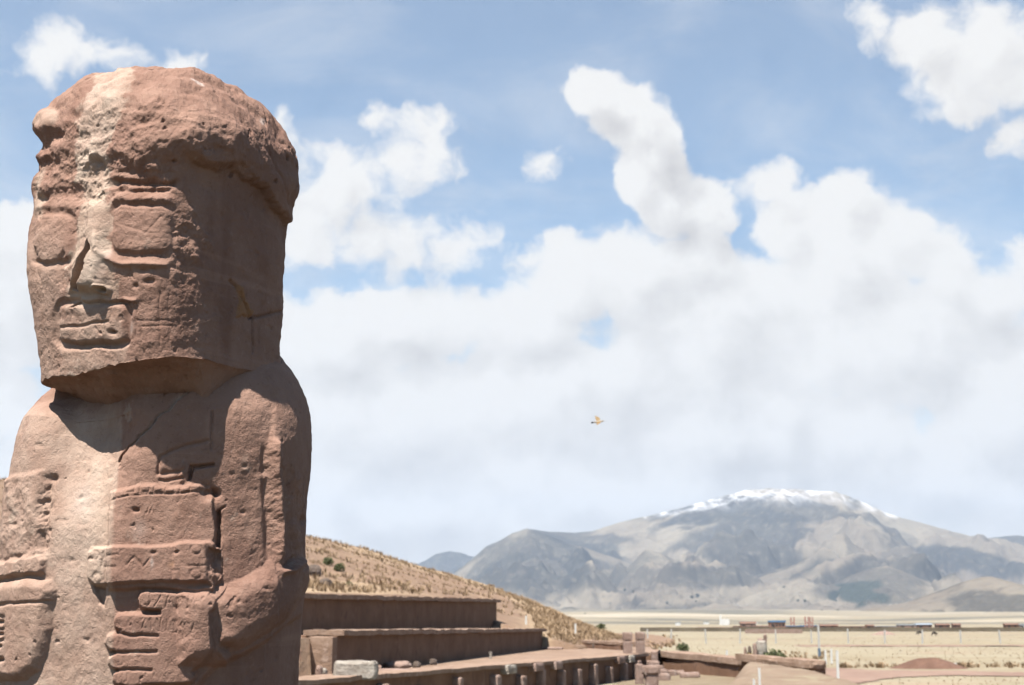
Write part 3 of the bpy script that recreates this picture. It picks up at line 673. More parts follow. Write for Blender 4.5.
# the stepped hill (terrace fills and the grassy mound behind them)
hx = np.linspace(-95, 20, 330); hy = np.linspace(22, 215, 415); HX, HY = np.meshgrid(hx, hy)
PX = [-95, -60, -45, -31, -17.6, -14.7, -9.85, -5.45, -1.05, 2.9, 6.0, 9.5, 13, 26]
PZ = [15.5, 13.6, 12.6, 11.8, 10.75, 10.5, 9.35, 7.95, 5.75, 3.3, 1.55, .2, -1.3, -1.6]
def hill_z(X, Y):
    u, v = uv(X, Y)
    prof = np.interp(X-.10*(Y-125)*0, PX, PZ)
    # front flank: rises leftwards from the upper wall; capped so that the crest lies far back
    hf = 2.55+.012*u+np.clip(v-3.6, 0, 99)*.27*(.55+.45*smooth(Y, 60, 110))
    crest = prof*(1-.9*smooth(Y, 132, 205))
    k = .9; h = -np.log(np.exp(-k*np.clip(hf, -5, 30))+np.exp(-k*np.clip(crest, -5, 30)))/k
    step1 = np.where(v < 0.45, -.6, np.where(v < 3.3, 1.12+.0*u, h))
    inner = (u < 42.3)
    base = np.where(inner, step1, 0)
    # beyond the ends of the walls the fill slopes down to the terrace as red earth
    q = smooth(u, 41.5, 46.5)
    ramp = np.minimum(h, .30*np.maximum(v+2.6, 0)-.02); ramp = np.where(v < -2.4, -3.0, ramp)
    out = np.where(inner, base, ramp)
    return out
HZ = hill_z(HX, HY)
u_, v_ = uv(HX, HY)
Pn = np.stack([HX, HY, 0*HX], -1).reshape(-1, 3)
und = (fbm(Pn*.16, 5)*.42+fbm(Pn*.8+4, 3)*.10).reshape(HX.shape); rill = (ridged(np.stack([u_.ravel()*.22, v_.ravel()*.04, 0*v_.ravel()], -1), 3)-.7).reshape(HX.shape)
HZ = HZ+np.where(v_ > 4.4, 1, 0)*(und*smooth(v_, 4.4, 7)-.35*np.clip(rill, 0, 1)*smooth(v_, 5, 9))
HZ = np.where((v_ <= 3.4) & (u_ < 42.4), np.where(v_ < .45, -3.0, np.where(v_ < 3.3, 1.12, HZ)), HZ)
nearf = smooth(u_, -17, -3.2); HZ = np.where(HZ > -1, HZ*nearf-.35*(1-nearf), HZ)      # the near end runs out as a slope
# a ribbon of dry grass along the crest and its right flank, and at the foot
sx, sy, _ = proj(np.stack([HX, HY, HZ], -1))
crest_n = HZ/np.maximum(np.interp(HX, PX, PZ), .6)
gr = .2+smooth(crest_n, .62, .98)*smooth(HX, -22, -8)+.75*smooth(HX, -1, 4)+.62*smooth(v_, 11, 6)*smooth(v_, 3.5, 4.5)*smooth(u_, 40, 10)+.25*smooth(HX, -30, -45)
V = np.stack([HX, HY, HZ], -1).reshape(-1, 3)
hill = mesh_np('hill', V, grid_faces(len(hy), len(hx)), HILL, attrs={'grassy': np.clip(gr*smooth(HZ, .15, 1.0), 0, 1).ravel()}); tag(hill, kind='structure')

# mountains: one massif with a snow streaked top, spurs running towards the plain, a low ridge at its right
def mnt_material():
    m = bpy.data.materials.new('mountain_ground'); m.use_nodes = True; nt = m.node_tree; g = G(nt); b = nt.nodes['Principled BSDF']
    b.inputs['Roughness'].default_value = 1; b.inputs['Specular IOR Level'].default_value = 0
    tc = nt.nodes.new('ShaderNodeTexCoord'); v = g.v('MULTIPLY', tc.outputs['Object'], (.001, .001, .001)); z = g.sep(v)[2]
    n = g.noise(v, 1.1, 8, .62); n2 = g.noise(v, 5.5, 6, .7); n3 = g.noise(g.v('ADD', v, (5, 2, 8)), .62, 7, .6, dist=.5)
    col = g.mix(g.ss(n, .38, .62), (0.113, 0.093, 0.071), (0.159, 0.136, 0.103))
    scrub_cloud_shade = g.m('MAXIMUM', g.attr('scrub_cloud_shade'), g.ss(n3, .56, .62, 0, .75))
    scrub_cloud_shade = g.m('MULTIPLY', scrub_cloud_shade, g.ss(n2, .25, .45, .62, 1.0))
    col = g.mix(scrub_cloud_shade, col, g.mix(g.ss(n2, .35, .65), (0.021, 0.021, 0.021), (0.036, 0.034, 0.029)))
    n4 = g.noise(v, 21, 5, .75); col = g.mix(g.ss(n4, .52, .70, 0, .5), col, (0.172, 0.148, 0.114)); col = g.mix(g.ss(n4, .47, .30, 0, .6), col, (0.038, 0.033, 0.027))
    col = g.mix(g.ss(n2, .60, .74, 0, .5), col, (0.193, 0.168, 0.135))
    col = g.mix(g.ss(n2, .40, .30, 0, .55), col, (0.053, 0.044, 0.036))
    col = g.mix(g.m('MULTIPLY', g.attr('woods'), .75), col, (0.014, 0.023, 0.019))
    sn = g.m('MULTIPLY', g.attr('snow'), g.ss(g.m('ADD', g.noise(g.v('MULTIPLY', v, (1, .3, 1)), 9, 5, .7), g.m('MULTIPLY', n2, .6)), 0.63, 1.04, 0, .85))
    col = g.mix(sn, col, (.52, .52, .54))
    g.put(b.inputs['Base Color'], col); return m
MNT = mnt_material()
SIL = [(380,600),(430,590),(455,572),(470,560),(485,547),(500,540),(512,533),(527,528),(545,531),(575,532),(592,530),(620,521),(650,515),(672,510),(695,503),(720,496),(745,489),(765,487),(790,488),(815,489),(835,490),(850,496),(865,502),(885,512),(905,518),(930,525),(955,532),(975,537),(1000,543),(1030,549),(1080,556),(1150,566),(1300,590)]
def massif(name, Yc, sil, front, back, seed, ramp=1.25, spur=.42, res=(640, 300), attrs=None):
    sx_, sy_ = np.array(sil, float).T; k = Yc/FPX
    Xs = (sx_-512)*k/math.cos(PITCH)*.985; Zs = np.array([at(a, b, Yc)[2] for a, b in sil]); Xs = np.array([at(a, b, Yc)[0] for a, b in sil])
    X = np.linspace(Xs[0], Xs[-1], res[0]); Yv = np.concatenate([np.linspace(-front, 0, int(res[1]*.78), endpoint=False), np.linspace(0, back, res[1]-int(res[1]*.78))])
    XX, YY = np.meshgrid(X, Yv); t = np.clip(1+YY/front, 0, 1); tb = np.clip(1-YY/back, 0, 1)
    C = np.interp(XX+.10*front*(0), Xs, Zs)
    Q = np.stack([XX.ravel(), YY.ravel(), 0*XX.ravel()+seed*1000], -1)
    L = front/3.1
    QR = Q.copy(); QR[:, 0] = Q[:, 0]*.86+Q[:, 1]*.5; QR[:, 1] = Q[:, 1]*.86-Q[:, 0]*.5
    r1 = ridged(QR/np.array([L*.85, L*1.35, 1e3])+fbm(Q/L, 3)[:, None]*.45, 4, .45).reshape(XX.shape)
    r2 = ridged(QR/(L*.36)+3, 4, .48).reshape(XX.shape); r3 = ridged(Q/(L*.11), 5, .6)*2-1.3; r3 = r3.reshape(XX.shape)
    prof = np.where(YY <= 0, t**ramp, tb**1.2)
    base = C*prof; env = np.clip(t*(1-t)*4, 0, 1)*(YY < 0)
    Z = base+C.max()*env*(spur*(r1-.72)*1.25+.50*spur*(r2-.66)*1.3)+C.max()*.014*r3*(.3+env)
    Z = np.minimum(Z, base+(C.max()*.16)*env+C.max()*.008*r3+2)
    V = np.stack([XX, YY+Yc, Z], -1)
    at_ = attrs(XX, YY, Z, t, V) if attrs else {}
    Z2 = Z-70*smooth(t, .05, 0)-30
    V[..., 2] = np.where(YY < 0, np.maximum(Z, -60)-60*smooth(t, .06, 0), Z2)
    o = mesh_np(name, V.reshape(-1, 3), grid_faces(len(Yv), len(X)), MNT, attrs={k_: v_.ravel() for k_, v_ in at_.items()}); tag(o, kind='structure'); return o
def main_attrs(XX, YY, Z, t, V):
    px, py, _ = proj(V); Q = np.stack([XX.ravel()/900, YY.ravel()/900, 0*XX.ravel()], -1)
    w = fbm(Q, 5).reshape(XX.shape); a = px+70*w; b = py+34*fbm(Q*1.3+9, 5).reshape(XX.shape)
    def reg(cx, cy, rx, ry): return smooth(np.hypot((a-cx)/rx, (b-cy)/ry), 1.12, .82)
    scrub_cloud_shade = np.maximum.reduce([reg(535, 566, 85, 36), reg(640, 575, 45, 16)*.7, reg(730, 515, 90, 13), reg(770, 545, 75, 26)*.9, reg(720, 565, 70, 22)*.85, reg(670, 612, 60, 7)*.8, reg(860, 585, 55, 22)*.9, reg(960, 566, 70, 14), reg(800, 505, 60, 10)*.8, reg(600, 540, 40, 12)*.8, reg(905, 545, 30, 12)*.5])  # dark regions: scrub cover, and cloud shadows painted into the colour
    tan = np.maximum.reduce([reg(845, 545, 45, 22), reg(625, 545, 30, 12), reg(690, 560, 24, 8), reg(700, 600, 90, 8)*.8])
    scrub_cloud_shade = np.clip(scrub_cloud_shade*(1-tan)*.95, 0, 1)
    top = np.interp(px, [640, 665, 690, 730, 765, 820, 850, 880, 900], [0, 4, 9, 19, 22, 17, 11, 6, 0]); sil = np.interp(px, [s[0] for s in SIL], [s[1] for s in SIL])
    snow = np.where(YY <= 60, smooth(py-sil, top+3, 0), 0)*(top > .5)
    if YY.shape[1] < 400: snow = 0*snow; scrub_cloud_shade = np.clip(scrub_cloud_shade*.8+.22*smooth(w, -.1, .25), 0, 1)
    woods = reg(855, 598, 26, 9)
    return dict(scrub_cloud_shade=scrub_cloud_shade, snow=np.clip(snow, 0, 1), woods=woods)
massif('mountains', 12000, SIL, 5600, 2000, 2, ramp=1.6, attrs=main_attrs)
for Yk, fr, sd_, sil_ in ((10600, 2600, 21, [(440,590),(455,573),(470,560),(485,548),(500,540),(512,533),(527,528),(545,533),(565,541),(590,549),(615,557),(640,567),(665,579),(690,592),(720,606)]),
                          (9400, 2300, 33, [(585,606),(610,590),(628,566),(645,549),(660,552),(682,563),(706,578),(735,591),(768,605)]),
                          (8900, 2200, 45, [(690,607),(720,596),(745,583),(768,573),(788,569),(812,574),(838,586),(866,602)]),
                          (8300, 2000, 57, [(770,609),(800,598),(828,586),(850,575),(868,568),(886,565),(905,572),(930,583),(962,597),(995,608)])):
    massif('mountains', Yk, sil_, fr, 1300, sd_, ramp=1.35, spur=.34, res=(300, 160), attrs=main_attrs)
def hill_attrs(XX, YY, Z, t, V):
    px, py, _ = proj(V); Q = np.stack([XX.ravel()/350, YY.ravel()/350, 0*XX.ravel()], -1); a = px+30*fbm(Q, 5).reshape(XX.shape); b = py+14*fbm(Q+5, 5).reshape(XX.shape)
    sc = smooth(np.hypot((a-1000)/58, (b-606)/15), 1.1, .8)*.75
    return dict(scrub_cloud_shade=np.clip(sc, 0, 1), snow=0*sc, woods=0*sc)
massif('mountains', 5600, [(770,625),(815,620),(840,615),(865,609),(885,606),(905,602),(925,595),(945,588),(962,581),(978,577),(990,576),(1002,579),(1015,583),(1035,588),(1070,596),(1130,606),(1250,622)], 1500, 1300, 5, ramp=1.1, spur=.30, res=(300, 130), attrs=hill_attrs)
massif('mountains', 15000, [(395,580),(420,561),(436,551),(450,548),(462,550),(478,557),(520,575)], 1500, 800, 8, spur=.3, res=(120, 60), attrs=lambda XX, YY, Z, t, V: dict(scrub_cloud_shade=0*Z+.9, snow=0*Z, woods=0*Z))
massif('mountains', 13000, [(900,560),(940,548),(965,538),(985,535),(1005,533),(1030,533),(1060,529),(1100,535),(1200,548),(1400,560)], 1500, 800, 9, spur=.3, res=(160, 60), attrs=lambda XX, YY, Z, t, V: dict(scrub_cloud_shade=0*Z+.8, snow=0*Z, woods=0*Z))

# the thin air between: one box of even haze
def haze():
    x0, x1, y0, y1, z0, z1 = -16000., 16000., -200., 16000., -140., 1330.
    V = [(x, y, z) for x in (x0, x1) for y in (y0, y1) for z in (z0, z1)]
    F = [(0, 1, 3, 2), (4, 6, 7, 5), (0, 4, 5, 1), (2, 3, 7, 6), (0, 2, 6, 4), (1, 5, 7, 3)]
    m = bpy.data.materials.new('haze'); m.use_nodes = True; nt = m.node_tree; nt.nodes.clear()
    o = nt.nodes.new('ShaderNodeOutputMaterial'); pv = nt.nodes.new('ShaderNodeVolumePrincipled')
    pv.inputs['Color'].default_value = (.63, .78, 1.0, 1); pv.inputs['Density'].default_value = HAZE_D; pv.inputs['Anisotropy'].default_value = .2
    nt.links.new(pv.outputs[0], o.inputs['Volume'])
    m.cycles.homogeneous_volume = True
    tag(mesh_np('haze', V, F, m, smooth_sh=False), kind='stuff')
HAZE_D = 3.9e-5
haze()

# ------------------------------------------------------------------ building blocks for walls and stones
def adobe_marks(g, v, col):  # wash-outs and patched plaster
    s = g.noise(g.v('MULTIPLY', v, (1, 1, .22)), 2.2, 5, .65)
    col = g.mix(g.ss(s, .55, .70, 0, .6), col, (.085, .047, .032))
    return g.mix(g.ss(g.noise(v, 1.1, 5, .7), .58, .66, 0, .5), col, (.175, .108, .076))
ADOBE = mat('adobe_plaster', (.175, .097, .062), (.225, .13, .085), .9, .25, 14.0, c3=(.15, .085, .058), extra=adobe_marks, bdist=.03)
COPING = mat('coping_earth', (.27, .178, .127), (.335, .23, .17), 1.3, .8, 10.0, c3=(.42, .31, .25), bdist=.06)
RSTONE = mat('red_sandstone_block', (.26, .175, .14), (.34, .24, .20), 1.6, .7, 18.0, c3=(.40, .31, .27), bdist=.04)
PSTONE = mat('pale_stone', (.31, .27, .23), (.43, .39, .34), 2.2, .8, 12.0, c3=(.27, .22, .18), bdist=.05)
DSTONE = mat('dark_stone', (.10, .075, .06), (.16, .12, .10), 2.0, .7, 12.0)
WHITE = mat('white_paint', (.58, .575, .55), (.66, .65, .63), 6.0, .2, 30.0)
CONC = mat('concrete_post', (.42, .41, .39), (.52, .51, .49), 5.0, .2, 30.0)

def nbox_mesh(dims, step, amp, freq, seed, r, taper=0.0):
    """a block [0..L]x[0..W]x[0..H] with worn edges and an uneven face"""
    Vs, Fs, off = [], [], 0; d = np.array(dims, float)
    n = [max(2, int(math.ceil(q/step))+1) for q in d]
    for axis in range(3):
        i, j = [(1, 2), (2, 0), (0, 1)][axis]
        for sgn in (0, 1):
            A, B = np.meshgrid(np.linspace(0, d[i], n[i]), np.linspace(0, d[j], n[j]), indexing='ij')
            P = np.zeros((A.size, 3)); P[:, i] = A.ravel(); P[:, j] = B.ravel(); P[:, axis] = d[axis]*sgn
            f = grid_faces(n[i], n[j]); f = f[:, ::-1] if sgn == 0 else f
            Vs.append(P); Fs.append(f+off); off += len(P)
    P = np.concatenate(Vs); F = np.concatenate(Fs)
    key = np.round(P*2000).astype(np.int64); _, first, inv = np.unique(key, axis=0, return_index=True, return_inverse=True)
    P = P[first]; F = np.asarray(inv).reshape(-1)[F]
    q = P/d; c = P-d/2; e = np.minimum(P, d-P); srt = np.sort(e, 1)
    edge = smooth(srt[:, 1], r*1.01, 0)*(srt[:, 0] < 1e-6)
    P = P-c/np.maximum(np.linalg.norm(c, axis=1, keepdims=True), 1e-9)*edge[:, None]*r*.8
    if taper: P[:, :2] = d[:2]/2+(P[:, :2]-d[:2]/2)*(1-taper*q[:, 2:3])
    if amp:
        Q = P*freq+seed*13.7
        P = P+amp*np.stack([fbm(Q, 3), fbm(Q+31, 3), fbm(Q+57, 3)], 1)
    return P, F
def nbox(name, m, parent, o, dx, dims, step=.3, amp=.02, freq=1.3, seed=1, r=.04, taper=0.0, tilt=0.0, base=None):
    """block at o, its length along the ground direction dx and its width to the left of it"""
    P, F = nbox_mesh(dims, step, amp, freq, seed, r, taper)
    dx = np.array([dx[0], dx[1], 0.0]); dx /= np.linalg.norm(dx); dy = np.array([-dx[1], dx[0], 0.0])
    if tilt:
        c, s = math.cos(tilt), math.sin(tilt); P = np.stack([P[:, 0]*c-P[:, 2]*s, P[:, 1], P[:, 0]*s+P[:, 2]*c], 1)
    W = np.asarray(o, float)+P[:, :1]*dx+P[:, 1:2]*dy+P[:, 2:3]*np.array([0, 0, 1.0])
    b = np.array(base if base is not None else (parent.location if parent else (0, 0, 0)), float)
    ob = mesh_np(name, W-b, F, m, parent, smooth_sh=False)
    if parent is None: ob.location = b
    return ob
def solo(name, m, o, dx, dims, label, cat, group=None, **k):
    ob = nbox(name, m, None, o, dx, dims, base=o, **k); return tag(ob, label, cat, group)
def rock(name, m, loc, dims, seed, label=None, cat=None, group=None, parent=None, sub=3, amp=.35):
    bm = bmesh.new(); bmesh.ops.create_icosphere(bm, subdivisions=sub, radius=1.0)
    V = np.array([v.co[:] for v in bm.verts]); n = fbm(V*1.1+seed*7.7, 4)[:, None]; n2 = fbm(V*3+seed, 3)[:, None]
    V = np.sign(V)*np.abs(V)**.8*(1+amp*n+.12*n2)*np.array(dims)/2; V[:, 2] += dims[2]*.42
    F = np.array([[v.index for v in f.verts] for f in bm.faces]); bm.free()
    l = np.asarray(loc, float)
    if parent is not None: l2 = l-np.array(parent.location); ob = mesh_np(name, V+l2, F, m, parent, smooth_sh=False)
    else: ob = mesh_np(name, V, F, m, None, smooth_sh=False); ob.location = l
    return tag(ob, label, cat, group)
def hz_at(X, Y):
    i = np.clip(np.searchsorted(hy, Y)-1, 0, len(hy)-2); j = np.clip(np.searchsorted(hx, X)-1, 0, len(hx)-2)
    a = (X-hx[j])/(hx[j+1]-hx[j]); b = (Y-hy[i])/(hy[i+1]-hy[i])
    return (HZ[i, j]*(1-a)+HZ[i, j+1]*a)*(1-b)+(HZ[i+1, j]*(1-a)+HZ[i+1, j+1]*a)*b
def on_hill(px, py):
    for Y in np.arange(46, 200, .3):
        p = at(px, py, Y)
        if -94 < p[0] < 25 and p[2] < hz_at(p[0], p[1]): return p
    return None
def on_plain(px, py, z=G0): r = ray(px, py); return EYE+r*((z-EYE[2])/r[2])

# ---- the monolith's footing
foot = thing('stone_plinth', tuple(SO), 'low worn stone plinth under the carved figure', 'plinth')
nbox('plinth_slab', RSTONE, foot, SO+np.array([-.62, -.75, 0]), (1, 0), (1.35, 1.35, .2), .1, .012, 3, 3, .02)

# ---- the two terrace walls of the stepped hill
def terrace_wall(label, u0, u1, v, z0, za, zb, seed):
    p0, p1 = wp(u0, v), wp(u1, v)
    t = thing('adobe_wall', (p0[0], p0[1], z0), label, 'wall', 'adobe walls stepping up the hill')
    L = u1-u0
    b = nbox('wall_face', ADOBE, t, (p0[0], p0[1], z0), AX, (L, .9, 1.0), .5, .035, .5, seed, .03)
    c = nbox('coping', COPING, t, (p0[0]-LV[0]*.22, p0[1]-LV[1]*.22, 0), AX, (L+.25, 1.35, .17), .3, .075, 1.1, seed+3, .05)
    zt = np.array([za, zb])
    for ob, top in ((b, 1), (c, 0)):       # follow the slightly sloping top
        n = len(ob.data.vertices); co = np.empty(n*3, np.float32); ob.data.vertices.foreach_get('co', co); co = co.reshape(-1, 3)
        s = (co[:, :2]@AX)/L; ztop = za+(zb-za)*s
        if top: co[:, 2] = co[:, 2]*(ztop-z0)
        else: co[:, 2] = co[:, 2]+ztop
        ob.data.vertices.foreach_set('co', co.ravel()); ob.data.update()
    return t
low = terrace_wall('longer lower brown adobe wall with sunlit coping, behind the pale block', 0.0, 42.7, 0.0, -.3, 1.18, 1.05, 2)
upw = terrace_wall('shorter upper brown adobe wall below the grassy slope, shaded face', -3.0, 43.8, 3.0, .9, 2.32, 2.80, 5)
# the sunlit return at the near end of the lower wall and the wall beyond the dark recess
q = wp(-.02, -.04)
ret = thing('wall_buttress', (q[0], q[1], -.3), 'sunlit pinkish end face of the lower adobe wall beside a dark recess', 'buttress')
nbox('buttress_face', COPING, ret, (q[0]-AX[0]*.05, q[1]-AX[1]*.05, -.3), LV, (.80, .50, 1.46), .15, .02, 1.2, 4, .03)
rc = thing('recess_wall', tuple(wp(.75, .7))+(-.3,), 'dark recessed wall piece between the buttress and the short adobe wall', 'wall')
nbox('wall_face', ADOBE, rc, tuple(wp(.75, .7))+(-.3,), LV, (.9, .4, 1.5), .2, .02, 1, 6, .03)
q2 = wp(-.5, 1.30)
rw = thing('adobe_wall', (q2[0], q2[1], -.3), 'short adobe wall piece in the gap between the figure and the buttress', 'wall', 'adobe walls stepping up the hill')
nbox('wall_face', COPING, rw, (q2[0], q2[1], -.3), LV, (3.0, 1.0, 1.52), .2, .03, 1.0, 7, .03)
nbox('coping', COPING, rw, (q2[0]-.05-AX[0]*.15, q2[1]-AX[1]*.15, 1.22), LV, (3.0, 1.35, .16), .25, .03, 1.0, 8, .04)

# ---- the retaining wall with standing stones along the sunken court
RD = PW1-PW0; RL = np.linalg.norm(RD); RD = RD/RL; RN = np.array([RD[1], -RD[0]])      # towards the court
retw = thing('retaining_wall', (PW0[0], PW0[1], G0-.2), 'long retaining wall of upright stones along the sunken court, mostly in shade', 'wall')
nbox('wall_face', ADOBE, retw, (PW0[0]+RN[0]*.30, PW0[1]+RN[1]*.30, G0-.2), RD, (RL, .55, -G0+.2-.02), .5, .05, .6, 4, .02)
nbox('coping', COPING, retw, (PW0[0]+RN[0]*.48, PW0[1]+RN[1]*.48, -.03), RD, (RL-.1, 1.5, .13), .35, .05, .9, 9, .05)
def on_rw(px):   # distance along the wall where it passes this sight line
    k = (px-512.0)/FPX/math.cos(PITCH); return (k*PW0[1]-PW0[0])/(RD[0]-k*RD[1])
for k, px in enumerate((330, 372, 412, 447, 483, 508, 528, 548, 563, 579, 595, 609, 622, 633)):
    s = on_rw(px); p = PW0+RD*s+RN*.62; h = .95+.10*math.sin(k*2.3)
    nbox('upright_stone', RSTONE, retw, (p[0], p[1], G0-.15), RD, (.42+.1*math.sin(k*1.7), .40, h), .12, .035, 2.5, 20+k, .05, taper=.08)
for k, px in enumerate((494, 521, 541, 603, 614)):
    s = on_rw(px); p = PW0+RD*s+RN*.60
    nbox('cap_stone', PSTONE if k in (0, 4) else RSTONE, retw, (p[0], p[1], -.24), RD, (.95+.3*math.sin(k*3), .55, .32), .12, .03, 2.5, 40+k, .05)

# ---- blocks and stones in front of the lower wall
pb = at(333, 677, 41.5); 
blk = thing('stone_block', (pb[0], pb[1], 0), 'pale weathered rectangular stone block standing in front of the lower wall', 'block')
nbox('block_body', PSTONE, blk, (pb[0], pb[1], -.02), (1, .02), (1.22, .85, .52), .08, .05, 2.6, 3, .06)
rock('small_stone', RSTONE, at(319, 675, 43.5)*np.array([1, 1, 0])+np.array([0, 0, 0]), (.22, .25, .36), 3, 'small upright reddish stone left of the pale block', 'stone', 'loose stones before the lower wall')
rock('small_stone', PSTONE, on_plain(324, 676, 0), (.18, .2, .26), 5, 'little pale stone leaning between the reddish stone and the block', 'stone', 'loose stones before the lower wall')
rock('small_stone', RSTONE, on_plain(379, 672, 0), (.2, .25, .24), 8, 'little pinkish stone just right of the pale block', 'stone', 'loose stones before the lower wall')
for k, (px, py, w, h, lb) in enumerate(((394, 671, 1.3, .22, 'flat reddish slab at the bottom of the pile right of the pale block'), (398, 667, .9, .42, 'flat reddish slab on top of the pile right of the pale block'))):
    p = on_plain(px, py+2, 0); rock('flat_stone', RSTONE, p, (w, .8, h*.7), 12+k, lb, 'stone', 'loose stones before the lower wall')
p = on_plain(437, 660, 0)
for k, (px, py, s, lb) in enumerate(((421, 668, .42, 'small dark stone against the foot of the lower wall, left of two'), (437, 665, .42, 'small dark stone against the foot of the lower wall, right of two'), (529, 651, .42, 'dark squarish stone near the right end of the lower wall'))):
    rock('dark_stone', DSTONE, on_plain(px, py, 0)+np.array([-.15, 0, 0]), (s*.7, s*.7, s*.6), 30+k, lb, 'stone', 'dark stones at the foot of the lower wall')
p = on_plain(551, 649.5, 0); rock('flat_stone', RSTONE, p, (1.5, .6, .16), 41, 'flat stone lying just past the right end of the lower wall', 'stone', 'loose stones before the lower wall')
# low broken wall further along
a_, b_ = at(566, 643, 96)[:2], at(621, 649, 84)[:2]; d_ = b_-a_; Ld = np.linalg.norm(d_)
lw = thing('low_wall', (a_[0], a_[1], 0), 'low broken earth wall with a sunlit top, left of the two stone pillars', 'wall')
nbox('wall_face', ADOBE, lw, (a_[0], a_[1], -.1), d_, (Ld, .6, .42), .4, .05, .8, 5, .04)
nbox('coping', COPING, lw, (a_[0], a_[1]-.18, .30), d_, (Ld, .95, .16), .35, .05, .9, 6, .05)
mdl = a_+d_*.5
nbox('opening', DSTONE, lw, (mdl[0], mdl[1]-.12, -.05), d_, (.5, .3, .38), .2, .03, 1, 6, .04)

# ---- two capped pillars at the corner of the court
for k, (x0, x1) in enumerate(((624.0, 632.4), (636.8, 645.2))):
    p = at(x0, 653, 70.5+k*1.0); w = (x1-x0)/FPX*p[1]
    t = thing('stone_pillar', (p[0], p[1], 0), ('left' if k == 0 else 'right')+'-hand one of the two capped stone pillars at the corner of the court', 'pillar', 'capped stone pillars')
    nbox('shaft', RSTONE, t, (p[0], p[1], -.05), (1, .05), (w, w, .76), .1, .015, 3, 50+k, .03)
    nbox('capital', RSTONE, t, (p[0]-.02, p[1]-.02, .72), (1, .05), (w+.04, w+.04, .40), .1, .018, 3, 60+k, .03)

# ---- sunken court: back wall, broken side wall, steps, tumbled stones
cw = [at(654, 650, 80)[:2], at(738, 658, 70)[:2]]
d_ = cw[1]-cw[0]; Ld = np.linalg.norm(d_); dn = d_/Ld
bw = thing('court_wall', (cw[0][0], cw[0][1], G0), 'sunlit reddish back wall of the sunken court under a thick earth coping', 'wall')
ztop = [at(654, 654, 80)[2], at(738, 662, 70)[2]]
nbox('wall_face', ADOBE, bw, (cw[0][0], cw[0][1], G0-.2), d_, (Ld, .6, ztop[1]-G0+.2), .4, .03, .8, 7, .03)
P_, F_ = nbox_mesh((Ld+.3, 1.3, .30), .35, .06, .8, 9, .06)
sl_ = (ztop[1]-ztop[0])/Ld
W_ = np.stack([P_[:, 0]*dn[0]-(P_[:, 1]-.10)*dn[1], P_[:, 0]*dn[1]+(P_[:, 1]-.10)*dn[0], P_[:, 2]+ztop[0]-G0-.12+sl_*P_[:, 0]], 1); mesh_np('coping', W_, F_, COPING, bw, smooth_sh=False)
W2 = W_*1.0; P_, F_ = nbox_mesh((Ld, .5, ztop[0]-ztop[1]+.1), .4, .03, .8, 19, .03); zz = P_[:, 2]/P_[:, 2].max()
W2 = np.stack([P_[:, 0]*dn[0]-(P_[:, 1]+.06)*dn[1], P_[:, 0]*dn[1]+(P_[:, 1]+.06)*dn[0], ztop[1]-G0-.05+zz*np.maximum(ztop[0]-ztop[1]+sl_*P_[:, 0], .03)], 1); mesh_np('upper_face', W2, F_, ADOBE, bw, smooth_sh=False)
cw2 = [at(736, 659, 68)[:2], at(811, 666, 62)[:2]]; d2 = cw2[1]-cw2[0]; L2 = np.linalg.norm(d2)
zt2 = [at(736, 660, 68)[2], at(811, 667, 62)[2]]; n2_ = d2/L2
bw2 = thing('court_wall', (cw2[0][0], cw2[0][1], G0), 'low earth wall with a thick rounded coping running right behind the mound', 'wall')
for nm, m_, dm, off, zo, amp in (('wall_face', ADOBE, (L2, .5, .8), .25, -.78, .03), ('coping', COPING, (L2+.1, .8, .34), -.05, -.06, .07)):
    P_, F_ = nbox_mesh(dm, .3, amp, .8, 23, .08)
    W_ = np.stack([P_[:, 0]*n2_[0]-(P_[:, 1]+off)*n2_[1], P_[:, 0]*n2_[1]+(P_[:, 1]+off)*n2_[0], P_[:, 2]+zt2[0]-G0+zo+(zt2[1]-zt2[0])/L2*P_[:, 0]], 1); mesh_np(nm, W_, F_, m_, bw2, smooth_sh=False)
# side wall between the pillars and the back wall, in shade
p0, p1 = at(651, 654, 71.5)[:2], at(657, 651, 80)[:2]
sw = thing('court_wall', (p0[0], p0[1], G0), 'short dark side wall of the sunken court between steps and back wall', 'wall')
nbox('wall_face', ADOBE, sw, (p0[0], p0[1], G0-.2), p1-p0, (np.linalg.norm(p1-p0), .7, 1.25), .4, .04, .7, 8, .03)
nbox('coping', COPING, sw, (p0[0]+.2, p0[1], -.02), p1-p0, (np.linalg.norm(p1-p0), 1.3, .14), .4, .04, .7, 9, .05)
nbox('upright_stone', RSTONE, sw, tuple(at(651.5, 655, 70.9)[:2])+(G0,), (1, 0), (.32, .4, 1.25), .12, .03, 2, 11, .04)
# steps
for k, (px, py, w, lb) in enumerate(((654.5, 652.5, .55, 'topmost stone step between the pillars and the dark side wall'), (655, 657, .75, 'second stone step down, thin and flat'), (655, 661, .95, 'third stone step down, just above the capped post'), (657, 665, .95, 'lowest long stone step beside the capped post'))):
    z = [-.22, -.40, -.55, -.72][k]; Yk = [69.5, 68.6, 67.6, 66.8][k]; p = at(px, py, Yk)
    solo('stone_step', RSTONE, (p[0]-.3, p[1], G0-.05), (1, .08), (w, .75, z-G0+.05), lb, 'step', 'steps down into the court', step=.1, amp=.03, freq=2.5, seed=70+k, r=.04)
p = at(636.5, 690, 62.5); t = thing('stone_post', (p[0], p[1], G0), 'tall rough reddish post at the end of the retaining wall', 'post')
nbox('shaft', RSTONE, t, (p[0], p[1], G0-.1), (1, .1), (.34, .4, .98), .1, .035, 3, 81, .04)
p = at(646, 690, 57.5); t = thing('capped_post', (p[0], p[1], G0), 'stout stone post with a broad pale capital at the court floor', 'post')
